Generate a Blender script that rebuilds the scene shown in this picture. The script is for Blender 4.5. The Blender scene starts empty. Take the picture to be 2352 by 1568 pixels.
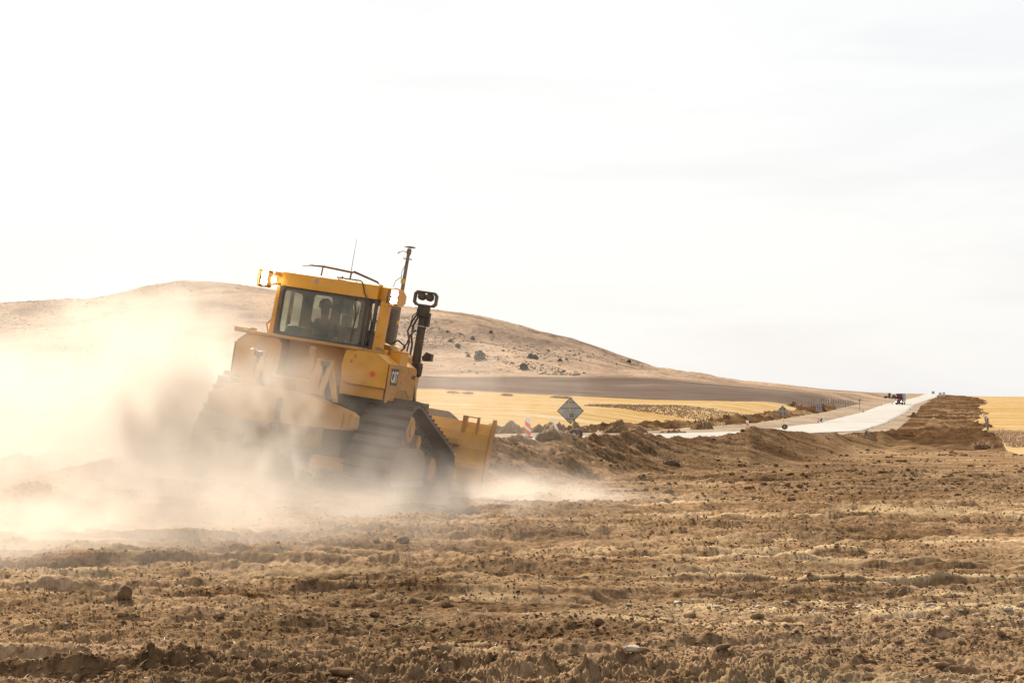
import bpy, bmesh, math, random
import numpy as np
from mathutils import Vector, Matrix
R = math.radians
scene = bpy.context.scene
COL = scene.collection
random.seed(7)

# ------------------------------------------------------------------ camera
F, HY, S, EYE = 1991.0, 397.0, 1024/2352, 1.6
PIT = math.atan((HY-341)/F)
cam_d = bpy.data.cameras.new('camera'); cam = bpy.data.objects.new('camera', cam_d); COL.objects.link(cam)
cam_d.sensor_width = 36; cam_d.lens = 36*F/1024
cam_d.clip_start = .1; cam_d.clip_end = 6000
cam.location = (0, 0, EYE); cam.rotation_euler = (math.pi/2+PIT, 0, 0)
scene.camera = cam

# ------------------------------------------------------------------ light
SUN_EL, SUN_AZ = 36.0, -17.0          # azimuth from +Y, negative = left of the view
SUN = Vector((math.sin(R(SUN_AZ))*math.cos(R(SUN_EL)), math.cos(R(SUN_AZ))*math.cos(R(SUN_EL)), math.sin(R(SUN_EL))))
sd = bpy.data.lights.new('sun', 'SUN'); sun = bpy.data.objects.new('sun', sd); COL.objects.link(sun)
sd.energy = 5.0; sd.angle = R(.6); sd.color = (1, .91, .76)
sun.rotation_euler = (-SUN).to_track_quat('-Z', 'Y').to_euler(); sun.location = (-30, 60, 50)
world = bpy.data.worlds.new('World'); scene.world = world; world.use_nodes = True
nt = world.node_tree; nt.nodes.clear(); N = nt.nodes.new; K = nt.links.new
out = N('ShaderNodeOutputWorld'); bg = N('ShaderNodeBackground'); K(bg.outputs[0], out.inputs[0])
sky = N('ShaderNodeTexSky'); sky.sky_type = 'NISHITA'; sky.sun_disc = False
sky.sun_elevation = R(SUN_EL); sky.sun_rotation = R(SUN_AZ); sky.dust_density = 2.0; sky.air_density = 1.0
tc = N('ShaderNodeTexCoord'); mp = N('ShaderNodeMapping'); mp.inputs['Scale'].default_value = (1.3, 1.3, 8.0)
K(tc.outputs['Generated'], mp.inputs[0])
nz = N('ShaderNodeTexNoise'); nz.inputs['Scale'].default_value = 2.6; nz.inputs['Detail'].default_value = 7; nz.inputs['Roughness'].default_value = .55
nz.inputs['Distortion'].default_value = .4
K(mp.outputs[0], nz.inputs[0])
cr = N('ShaderNodeValToRGB'); cr.color_ramp.elements[0].position = .33; cr.color_ramp.elements[1].position = .52
cr.color_ramp.elements[0].color = (6.64, 6.64, 6.74, 1); cr.color_ramp.elements[1].color = (7.3, 7.28, 7.26, 1)
K(nz.outputs[0], cr.inputs[0])
mx = N('ShaderNodeMixRGB'); mx.inputs[0].default_value = .9       # thin cloud over the clear sky
K(sky.outputs[0], mx.inputs[1]); K(cr.outputs[0], mx.inputs[2]); K(mx.outputs[0], bg.inputs[0])
bg.inputs[1].default_value = .05
scene.view_settings.view_transform = 'Standard'; scene.view_settings.look = 'None'
scene.view_settings.exposure = 1.4; scene.view_settings.gamma = 1
cy = scene.cycles
cy.use_denoising = True; cy.use_adaptive_sampling = True; cy.adaptive_threshold = .012
cy.max_bounces = 8; cy.diffuse_bounces = 3; cy.glossy_bounces = 2; cy.transmission_bounces = 4; cy.transparent_max_bounces = 12
cy.volume_bounces = 2; cy.volume_step_rate = 1.6; cy.volume_max_steps = 256
cy.sample_clamp_indirect = 4; cy.caustics_reflective = False; cy.caustics_refractive = False

# ------------------------------------------------------------------ helpers
def tag(o, label=None, cat=None, group=None, kind=None):
    for k, v in (('label', label), ('category', cat), ('group', group), ('kind', kind)):
        if v: o[k] = v
    return o

def link(name, me, mats=(), parent=None, smooth=False, bevel=0):
    o = bpy.data.objects.new(name, me); COL.objects.link(o)
    for m in (mats if isinstance(mats, (list, tuple)) else [mats]): me.materials.append(m)
    if parent is not None: o.parent = parent
    if smooth: me.polygons.foreach_set('use_smooth', [True]*len(me.polygons))
    if bevel:
        b = o.modifiers.new('bevel', 'BEVEL'); b.width = bevel; b.segments = 2; b.limit_method = 'ANGLE'; b.angle_limit = R(35)
    return o

def empty(name, loc=(0, 0, 0), rot=(0, 0, 0)):
    o = bpy.data.objects.new(name, None); COL.objects.link(o); o.location = loc; o.rotation_euler = rot; o.empty_display_size = .3
    return o

def np_mesh(name, V, Fq):
    me = bpy.data.meshes.new(name); n = Fq.shape[1]
    me.vertices.add(len(V)); me.vertices.foreach_set('co', np.ascontiguousarray(V, dtype=np.float32).ravel())
    me.loops.add(Fq.size); me.loops.foreach_set('vertex_index', np.ascontiguousarray(Fq, dtype=np.int32).ravel())
    me.polygons.add(len(Fq)); me.polygons.foreach_set('loop_start', np.arange(0, Fq.size, n, dtype=np.int32))
    me.polygons.foreach_set('loop_total', np.full(len(Fq), n, dtype=np.int32))
    me.update(calc_edges=True); return me

class MB:
    """collects simple solids into one mesh"""
    def __init__(s): s.v = []; s.f = []; s.mi = []; s.m = 0
    def add(s, vs, fs):
        b = len(s.v); s.v += [tuple(p) for p in vs]; s.f += [tuple(b+i for i in f) for f in fs]; s.mi += [s.m]*len(fs); return s
    def box(s, x0, x1, y0, y1, z0, z1, M=None):
        vs = [Vector((x, y, z)) for x in (x0, x1) for y in (y0, y1) for z in (z0, z1)]
        if M is not None: vs = [M @ p for p in vs]
        return s.add(vs, [(0, 1, 3, 2), (4, 6, 7, 5), (0, 4, 5, 1), (2, 3, 7, 6), (0, 2, 6, 4), (1, 5, 7, 3)])
    def prism(s, pts, a0, a1, ax='x', M=None):
        """polygon pts (2D) extruded on axis ax from a0 to a1. x:(y,z) y:(x,z) z:(x,y)"""
        mk = {'x': lambda p, a: Vector((a, p[0], p[1])), 'y': lambda p, a: Vector((p[0], a, p[1])), 'z': lambda p, a: Vector((p[0], p[1], a))}[ax]
        n = len(pts); vs = [mk(p, a0) for p in pts]+[mk(p, a1) for p in pts]
        if M is not None: vs = [M @ p for p in vs]
        return s.add(vs, [tuple(range(n))[::-1], tuple(range(n, 2*n))]+[(i, (i+1) % n, n+(i+1) % n, n+i) for i in range(n)])
    def tube(s, pts, r, n=10, cap=True):
        pts = [Vector(p) for p in pts]; rr = r if isinstance(r, (list, tuple)) else [r]*len(pts)
        rings = []; up = None
        for i, p in enumerate(pts):
            d = (pts[min(i+1, len(pts)-1)]-pts[max(i-1, 0)]).normalized()
            if up is None: up = Vector((0, 0, 1)) if abs(d.z) < .9 else Vector((1, 0, 0))
            a = d.cross(up).normalized(); b = a.cross(d).normalized(); up = b
            rings.append([p+(a*math.cos(2*math.pi*k/n)+b*math.sin(2*math.pi*k/n))*rr[i] for k in range(n)])
        vs = [v for r_ in rings for v in r_]; fs = []
        for i in range(len(pts)-1):
            for k in range(n): fs.append((i*n+k, i*n+(k+1) % n, (i+1)*n+(k+1) % n, (i+1)*n+k))
        if cap: fs += [tuple(range(n))[::-1], tuple(range((len(pts)-1)*n, len(pts)*n))]
        return s.add(vs, fs)
    def lathe(s, c, axis, prof, n=28):
        """prof: (t, r) along unit axis from c"""
        ax = Vector(axis).normalized(); u = Vector((0, 0, 1)) if abs(ax.z) < .9 else Vector((1, 0, 0)); a = ax.cross(u).normalized(); b = a.cross(ax)
        c = Vector(c); vs = []; fs = []
        for t, r in prof:
            for k in range(n): vs.append(c+ax*t+(a*math.cos(2*math.pi*k/n)+b*math.sin(2*math.pi*k/n))*r)
        for i in range(len(prof)-1):
            for k in range(n): fs.append((i*n+k, i*n+(k+1) % n, (i+1)*n+(k+1) % n, (i+1)*n+k))
        fs += [tuple(range(n))[::-1], tuple(range((len(prof)-1)*n, len(prof)*n))]
        return s.add(vs, fs)
    def frame(s, outer, inner, a0, a1, ax='y'):
        """ring between two loops of the same length, extruded"""
        mk = {'x': lambda p, a: Vector((a, p[0], p[1])), 'y': lambda p, a: Vector((p[0], a, p[1]))}[ax]
        n = len(outer); vs = [mk(p, a) for a in (a0, a1) for L in (outer, inner) for p in L]; fs = []
        for i in range(n):
            j = (i+1) % n
            fs += [(i, j, n+j, n+i), (2*n+j, 2*n+i, 3*n+i, 3*n+j), (i, 2*n+i, 2*n+j, j), (n+j, 3*n+j, 3*n+i, n+i)]
        return s.add(vs, fs)
    def build(s, name, mats, parent=None, smooth=False, bevel=0):
        me = bpy.data.meshes.new(name); me.from_pydata(s.v, [], s.f)
        me.polygons.foreach_set('material_index', s.mi)
        bm = bmesh.new(); bm.from_mesh(me); bmesh.ops.recalc_face_normals(bm, faces=bm.faces[:]); bm.to_mesh(me); bm.free()
        return link(name, me, mats, parent, smooth, bevel)

def rrect(x0, x1, z0, z1, r, n=4):
    P = []
    for cx, cz, a0 in ((x1-r, z1-r, 0), (x0+r, z1-r, 90), (x0+r, z0+r, 180), (x1-r, z0+r, 270)):
        for k in range(n+1):
            a = R(a0+90*k/n); P.append((cx+r*math.cos(a), cz+r*math.sin(a)))
    return P
def rrect_out(x0, x1, z0, z1, n=4):      # square loop with the same count as rrect
    P = []
    for cx, cz in ((x1, z1), (x0, z1), (x0, z0), (x1, z0)): P += [(cx, cz)]*(n+1)
    return P

# ------------------------------------------------------------------ materials
def mat(name, col, rough=.6, metal=0, var=.0, vscale=3, bump=0, bscale=30, dust=0, dcol=(.36, .24, .125), dscale=2.5, emit=0, spec=.5):
    if not emit: col = tuple(x*.8 for x in col); dcol = tuple(x*.8 for x in dcol)
    m = bpy.data.materials.new(name); m.use_nodes = True; t = m.node_tree; n = t.nodes; l = t.links.new
    p = n['Principled BSDF']; p.inputs['Roughness'].default_value = rough; p.inputs['Metallic'].default_value = metal
    p.inputs['Specular IOR Level'].default_value = spec
    p.inputs['Base Color'].default_value = (*col, 1)
    c = n.new('ShaderNodeTexCoord'); src = None
    if var:
        z = n.new('ShaderNodeTexNoise'); z.inputs['Scale'].default_value = vscale; z.inputs['Detail'].default_value = 6; l(c.outputs['Object'], z.inputs[0])
        r = n.new('ShaderNodeValToRGB'); r.color_ramp.elements[0].position = .3; r.color_ramp.elements[1].position = .7
        r.color_ramp.elements[0].color = (*[x*(1-var) for x in col], 1); r.color_ramp.elements[1].color = (*[min(1, x*(1+var)) for x in col], 1)
        l(z.outputs[0], r.inputs[0]); src = r.outputs[0]
    if dust:
        z = n.new('ShaderNodeTexNoise'); z.inputs['Scale'].default_value = dscale; z.inputs['Detail'].default_value = 8; z.inputs['Roughness'].default_value = .65; l(c.outputs['Object'], z.inputs[0])
        r = n.new('ShaderNodeMapRange'); r.inputs[1].default_value = .35; r.inputs[2].default_value = .68
        r.inputs[3].default_value = max(0, dust-.28); r.inputs[4].default_value = min(1, dust+.22); l(z.outputs[0], r.inputs[0])
        x = n.new('ShaderNodeMixRGB'); x.inputs[1].default_value = (*col, 1); x.inputs[2].default_value = (*dcol, 1); l(r.outputs[0], x.inputs[0])
        if src: l(src, x.inputs[1])
        src = x.outputs[0]
        rr = n.new('ShaderNodeMapRange'); rr.inputs[3].default_value = rough; rr.inputs[4].default_value = .92; l(r.outputs[0], rr.inputs[0]); l(rr.outputs[0], p.inputs['Roughness'])
    if src: l(src, p.inputs['Base Color'])
    if bump:
        z = n.new('ShaderNodeTexNoise'); z.inputs['Scale'].default_value = bscale; z.inputs['Detail'].default_value = 8; l(c.outputs['Object'], z.inputs[0])
        b = n.new('ShaderNodeBump'); b.inputs['Strength'].default_value = bump; b.inputs['Distance'].default_value = .02; l(z.outputs[0], b.inputs['Height']); l(b.outputs[0], p.inputs['Normal'])
    if emit:
        p.inputs['Emission Color'].default_value = (*col, 1); p.inputs['Emission Strength'].default_value = emit
    return m

YEL = mat('yellow_paint', (.74, .325, .004), .40, var=.15, vscale=5, dust=.06, bump=.05, bscale=60)
YELD = mat('dusty_yellow_paint', (.62, .27, .015), .55, var=.15, vscale=4, dust=.46, bump=.1, bscale=40)
MUDY = mat('mud_caked_yellow', (.38, .22, .06), .8, var=.25, vscale=6, dust=.7, dcol=(.21, .14, .085), dscale=4, bump=.9, bscale=22)
BLK = mat('black_rubber', (.018, .017, .016), .55, dust=.14)
DARK = mat('dark_steel', (.045, .04, .035), .5, metal=.3, dust=.22, bump=.1)
TRK = mat('track_steel', (.13, .10, .075), .5, metal=.4, var=.3, vscale=8, dust=.55, dcol=(.19, .125, .07), bump=.3)
MUD = mat('packed_mud', (.15, .095, .05), .9, var=.35, vscale=9, bump=1, bscale=26)
GREY = mat('grey_metal', (.42, .42, .41), .5, metal=.2, var=.1, vscale=4, dust=.2)
WHITE = mat('white_paint', (.8, .8, .78), .5, var=.04)
ORANGE = mat('orange_sheeting', (.95, .12, .005), .45, var=.08)
CHROME = mat('bright_steel', (.7, .7, .68), .2, metal=1)
REDM = mat('red_reflector', (.75, .06, .02), .35)
LAMP = mat('lit_lamp', (1, .97, .9), .3, emit=14)
LENS = mat('unlit_lens', (.08, .08, .085), .15)
TIRE = mat('tyre_rubber', (.03, .03, .03), .8, dust=.2)
# ------------------------------------------------------------------ noise
def _h(ix, iy, s):
    n = (ix.astype(np.int64)*374761393+iy.astype(np.int64)*668265263+s*1274126177) & 0xffffffff
    n = ((n ^ (n >> 13))*1274126177) & 0xffffffff
    return ((n ^ (n >> 16)) & 0xffff).astype(np.float64)/65535.0
def vnoise(x, y, s=0):
    ix = np.floor(x); iy = np.floor(y); fx = x-ix; fy = y-iy; ix = ix.astype(np.int64); iy = iy.astype(np.int64)
    u = fx*fx*fx*(fx*(fx*6-15)+10); v = fy*fy*fy*(fy*(fy*6-15)+10)
    a = _h(ix, iy, s); b = _h(ix+1, iy, s); c = _h(ix, iy+1, s); d = _h(ix+1, iy+1, s)
    return (a+(b-a)*u)*(1-v)+(c+(d-c)*u)*v-.5
def fbm(x, y, o=4, s=0, g=.5, ridged=False):
    t = 0; a = 1; 
    for i in range(o):
        # rotate each octave so the lattice does not show
        ca, sa = math.cos(.7*i+.3), math.sin(.7*i+.3)
        n = vnoise(x*ca-y*sa, x*sa+y*ca, s+i*17)
        t = t+a*((np.abs(n)-.22)*2.3 if ridged else n*2); a *= g; x = x*2.03; y = y*2.03
    return t
def sm(a, b, x):
    t = np.clip((x-a)/(b-a), 0, 1); return t*t*(3-2*t)

# ------------------------------------------------------------------ bulldozer pose
DYAW, DPIT, DROLL = R(15), R(2.2), R(8.8)
_Rr = np.array([[math.cos(DROLL), 0, math.sin(DROLL)], [0, 1, 0], [-math.sin(DROLL), 0, math.cos(DROLL)]])
_Rp = np.array([[1, 0, 0], [0, math.cos(DPIT), math.sin(DPIT)], [0, -math.sin(DPIT), math.cos(DPIT)]])
_Ry = np.array([[math.cos(DYAW), math.sin(DYAW), 0], [-math.sin(DYAW), math.cos(DYAW), 0], [0, 0, 1]])
DR = _Ry @ _Rp @ _Rr
DO = np.array([-3.3813, 30.7877, .2750])

# ------------------------------------------------------------------ terrain
def I(x, xs, ys): return np.interp(x, xs, ys)
ZR_Y = [40, 60, 102, 145, 190, 320, 517, 724, 900, 1100, 1500, 1800, 2600]
ZR_Z = [-.1, -.3, -.45, -1.0, -1.6, -2.5, -2.2, -1.0, .1, 1.35, 3.9, 2.5, -10]
def road_left(Y): return I(Y, [0, 102, 190, 320, 517, 711, 1500, 3000], [-23.5, .8, 22.4, 49, 91, 132, 313, 660])
RW = 10.5
PXC = [-500, 0, 200, 290, 330, 420, 500, 600, 930, 1000, 1100, 1200, 1300, 1400, 1500, 1600, 1700, 1800, 1900, 2000, 2150, 2352, 2900]
SKY = [690, 692, 686, 668, 656, 643, 647, 660, 703, 710, 725, 748, 780, 812, 843, 866, 878, 885, 893, 900, 904, 917, 930]
PXF = [-500, 1000, 1200, 1500, 1700, 1900, 2000, 2150, 2352, 2900]
FOOT = [868, 866, 864, 868, 887, 904, 908, 909, 918, 932]      # image height of the hill's foot (Y 760)
DRK = [892, 892, 903, 917, 921, 922, 920, 915, 922, 936]       # foot of the ploughed field (Y 560)
def zpy(py, Y): return EYE-(py*S-HY)/F*Y
RIDX = [-600, 0, 450, 900, 1130, 1300, 1500, 1720, 1900, 2027, 2140]
RIDY = [32, 33, 34.5, 36.5, 38, 41, 47, 52, 60, 70, 84]
RIDP = [1050, 1043, 1042, 1025, 1009, 1000, 1000, 987, 989, 996, 1030]
RIDW = [4, 4, 4, 4.5, 5, 5, 5.5, 7.5, 9, 9, 8]
GRX, GRY = [2228, 2250, 2262, 2290, 2330, 2420, 2700], [1500, 500, 150, 80, 60, 50, 42]   # left edge of the right-hand stubble

def terrain(X, Y, relief=True):
    px = (512+F*X/Y)/S
    zr = I(Y, ZR_Y, ZR_Z)
    rl = road_left(Y); s = X-rl
    foot, drk, skyp = I(px, PXF, FOOT), I(px, PXF, DRK), I(px, PXC, SKY)
    z1, z2, z3 = -.8+0*Y, zpy(drk, 560.), zpy(foot, 760.)
    t = np.clip((Y-760)/640, 0, None); tt = np.clip(t, 0, 1)
    py = foot+(skyp-foot)*np.sin(tt*math.pi/2)**1.15
    zh = zpy(py, Y)-np.clip(Y-1400, 0, None)*.06
    zl = np.where(Y < 140, -.45+(-.35)*sm(105, 140, Y), np.where(Y < 560, z1+(z2-z1)*((np.clip(Y, 140, 560)-140)/420)**1.15,
         np.where(Y < 760, z2+(z3-z2)*(Y-560)/200, zh)))
    # the rolling right-hand side follows the road's own rise
    zright = zr+.0*Y
    w = sm(-30, -11, s)
    far = sm(1000, 1500, Y)
    zz = zl*(1-w)+zright*w
    zfar = zpy(skyp, Y)                         # beyond the crest everything meets the skyline
    zz = np.where((Y > 1200) & (w > 0), zz*(1-sm(1200, 1500, Y)*w)+zfar*sm(1200, 1500, Y)*w, zz)
    zz = np.where(Y > 1500, zz-(Y-1500)*.03*w, zz)
    # near field is level
    zz = zz*sm(34, 62, Y)+0*(1-sm(34, 62, Y))
    # ---- berm
    Yr = I(px, RIDX, RIDY); pr = I(px, RIDX, RIDP); wd = I(px, RIDX, RIDW)
    Hc = zpy(pr, Yr)*sm(2150, 2040, px)
    wob = fbm(px*.012, Y*.0+3.3, 3, 91)*.16
    u = (Yr-Y)/wd
    front = np.where(u >= 0, np.clip(1-u, 0, 1)**1.25, 1)
    back = np.where(u < 0, np.clip(1+(Yr-Y)/3.2, 0, 1)**.8, 1)
    berm = (Hc+wob*.5*(Hc > .1))*front*back
    base = zz
    zz = np.maximum(base*(Y > Yr), 0*(Y <= Yr))*0+base*np.where(Y > Yr, 1, 0)+berm
    bm = front*back*(Hc > .05)
    # ---- ground under and beside the bulldozer follows its tracks
    n = DR[:, 2]; zp = DO[2]-(n[0]*(X-DO[0])+n[1]*(Y-DO[1]))/n[2]
    lx = (X-DO[0])*math.cos(DYAW)-(Y-DO[1])*math.sin(DYAW); ly = (X-DO[0])*math.sin(DYAW)+(Y-DO[1])*math.cos(DYAW)
    zp = np.clip(zp, -.15, .62)
    wf = (1-sm(1.55, 2.6, lx))*(1-sm(1.7, 6.5, -lx))*sm(-7, -.8, ly)*(1-sm(3.6, 5.5, ly))
    zz = zz*(1-wf)+zp*wf
    # windrow edge trailing from the left track towards the camera
    e = ly*0+lx+1.9-.06*ly
    zz = zz+.16*np.exp(-(e/.55)**2)*sm(-11, -7, ly)*(1-sm(-2.5, -.5, ly))
    # spilled dirt behind the right track
    zz = zz+.10*np.exp(-((X+1.3)/.9)**2-((Y-28.6)/.8)**2)
    # ---- classes
    near = Y < np.where(px > 2000, 45, Yr+2)
    road = (s > 0) & (s < RW) & (Y > 62)
    shl = ((s >= -10) & (s <= 0) & (Y > 62)) | ((s >= RW) & (s < RW+np.clip((Y-90)*.08, .8, 3.6)) & (Y > 62) & (Y < 900))
    left = (s < -10) & (Y > 62)
    gr = I(Y, GRY[::-1], GRX[::-1]); rightf = (px > gr+26*fbm(np.log(Y)*7, px*.02, 3, 5)) & (Y > 46)
    cls = np.zeros(X.shape, int)
    cls[shl] = 2; cls[road] = 1
    spoil = left & (s > -17+4*vnoise(Y*.05, Y*0, 3)) & (Y > 62) & (Y < 620)
    cls[left & ~spoil] = 3
    cls[left & ~spoil & (Y > 560)] = 4
    cls[left & (Y >= 760)] = 5
    cls[(s > RW+6) & (Y > 1150) & ~rightf] = 0
    cls[rightf] = 3
    if not relief: return zz, cls, px, s, bm
    # ---- relief
    soil = (cls == 0)
    a = soil*1.0
    nr = 1-sm(34, 60, Y)
    warp = fbm(X*.12, Y*.12, 3, 7)*1.2
    yy = Y+warp*.5+X*.05
    patch = np.clip(.55+fbm(X*.16, Y*.3, 3, 31)*1.0, 0, 1.1)
    fg = 1-sm(11.5, 16, Y+fbm(X*.3, Y*.2, 2, 12)*2)
    rut = fbm(X*.07+warp*.1, yy*1.9, 2, 29, .5)*.028+sm(-.5, .9, fbm(X*.11+3, yy*1.5, 3, 27, .5))*.045+1.2*fbm(X*.30, yy*1.2, 4, 21, .6)*.034+fbm(X*.9, yy*3.2, 4, 22, .6)*.016+fbm(X*4.5, Y*6.5, 4, 23, .65, True)*.020
    fy = (Y+fbm(X*.05, Y*.25, 3, 141)*.9+X*.03)/.62; fr = fy-np.floor(fy); row = np.floor(fy)
    amp = sm(-.25, .35, fbm(X*.10+row*5.7, row*3.3, 3, 143))*(.45+.55*sm(-.3, .3, vnoise(X*3.6+row*9.1, row*1.7, 147)))
    rut = rut+(sm(0, .14, fr)*(1-sm(.14, 1, fr)))*amp*.062
    fy = (Y+fbm(X*.04+7, Y*.2, 3, 151)*1.3-X*.02)/.37; fr = fy-np.floor(fy); row = np.floor(fy)
    rut = rut+(sm(0, .18, fr)*(1-sm(.18, 1, fr)))*sm(-.1, .5, fbm(X*.2+row*3.7, row*2.3, 3, 153))*.026
    dim = np.clip(fbm(X*1.5+np.floor(yy*1.1)*3.7, yy*2.2, 2, 25)-.05, 0, 1)*-.10*sm(-.1, .3, fbm(X*.1, yy*.5, 2, 26))
    lump = fbm(X*2.0, Y*2.4, 6, 41, .68, True)*.062+fbm(X*7.5, Y*8.5, 4, 45, .7, True)*.030
    big = fbm(X*1.1, Y*1.6, 2, 47)*.06
    roughness = np.clip(patch, .3, 1.1)*(.42+1.35*fg)
    zz = zz+a*nr*(rut*(1-.2*fg)+dim+lump*roughness+big*fg)
    # berm flutes running down its face
    fl = fbm((X-.55*(Yr-Y))*1.3, Y*.22+X*.1, 4, 61, .6)*.13+fbm(X*2.6, Y*2.6, 4, 63, .65, True)*.07
    zz = zz+np.clip(bm*1.6, 0, 1)*fl*nr*np.where(wf > .3, .2, 1)*np.where(Y < 62, 1, 0)
    farn = sm(50, 90, Y)
    zz = zz+a*farn*(fbm(X*.35, Y*.12, 4, 71, .6, True)*.5+fbm(X*1.2, Y*.5, 2, 73)*.2)*np.where(s > RW, np.clip((s-RW-2)/8, 0, 1), 1)*np.clip(1.2-Y/1400, .1, 1)
    zz = zz+spoil*(np.exp(-((s+13.5)/2.8)**2)*(.75+fbm(X*.25, Y*.09, 3, 77)*.7))*sm(110, 150, Y)*sm(-10.2, -12, s)*np.where(px < 1660, .35, 1)
    hl = sm(780, 900, Y)*(cls == 5)
    zz = zz+hl*(fbm(X*.012, Y*.012, 5, 81, .55)*3.0)*(1-.75*sm(1250, 1400, Y)*(Y < 1405))*sm(2000, 1500, px)
    zz = zz+(cls == 3)*fbm(X*.5, Y*.3, 3, 83)*.05+(cls == 4)*fbm(X*.02, Y*.05, 3, 85)*.8+(cls == 2)*fbm(X*.3, Y*.08, 3, 87)*.06
    return zz, cls, px, s, bm

def zat(x, y):
    z = terrain(np.array([float(x)]), np.array([float(y)]))[0]; return float(z[0])
def at(px, Y, dz=0):
    x = (px*S-512)/F*Y; return Vector((x, Y, zat(x, Y)+dz))

cols = np.arange(-420, 2780, 2.25)
yb = 1/np.linspace(1/8.0, 1/30., 640)
rows = np.concatenate([yb, np.arange(30.08, 62, .085), 62*(1500/62.)**np.linspace(0, 1, 330), [1560, 1700, 1900, 2300]])
A = (cols*S-512)/F
Yg, Ag = np.meshgrid(rows, A, indexing='ij'); Xg = Ag*Yg
Zg, _, PXg, Sg, BMg = terrain(Xg, Yg)
nr_, nc_ = Yg.shape
idx = np.arange(nr_*nc_).reshape(nr_, nc_)
Q = np.stack([idx[:-1, :-1], idx[:-1, 1:], idx[1:, 1:], idx[1:, :-1]], -1).reshape(-1, 4)
xc = (Xg[:-1, :-1]+Xg[1:, 1:])/2; yc = (Yg[:-1, :-1]+Yg[1:, 1:])/2
CL = terrain(xc, yc, False)[1].ravel()
P3 = np.stack([Xg, Yg, Zg], -1).reshape(-1, 3)
# pale dry patches of the soil (a colour of its own, not shade)
pale = (np.clip(fbm(Xg*.5, Yg*1.5, 4, 101)*1.1-.5, 0, .4)*(.15+.45*(1-sm(14, 30, Yg))) +
        np.exp(-((Yg-14.7)/.45)**2)*np.exp(-((Xg-2.9)/1.5)**2)*np.clip(.35+fbm(Xg*3, Yg*5, 4, 103, .7)*2.6, 0, 1)*1.0 +
        np.exp(-((Yg-22.6-.04*Xg)/.10)**2)*np.exp(-((Xg-4.0)/1.1)**2)*.9+np.exp(-((Yg-16.9)/.09)**2)*np.exp(-((Xg-2.7)/1.2)**2)*.7 +
        np.exp(-((Yg-13.1)/.18)**2)*np.exp(-((Xg-3.4)/1.0)**2)*.0 + np.exp(-((Yg-19.0)/.10)**2)*np.exp(-((Xg-3.7)/1.2)**2)*.6).ravel()

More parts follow.
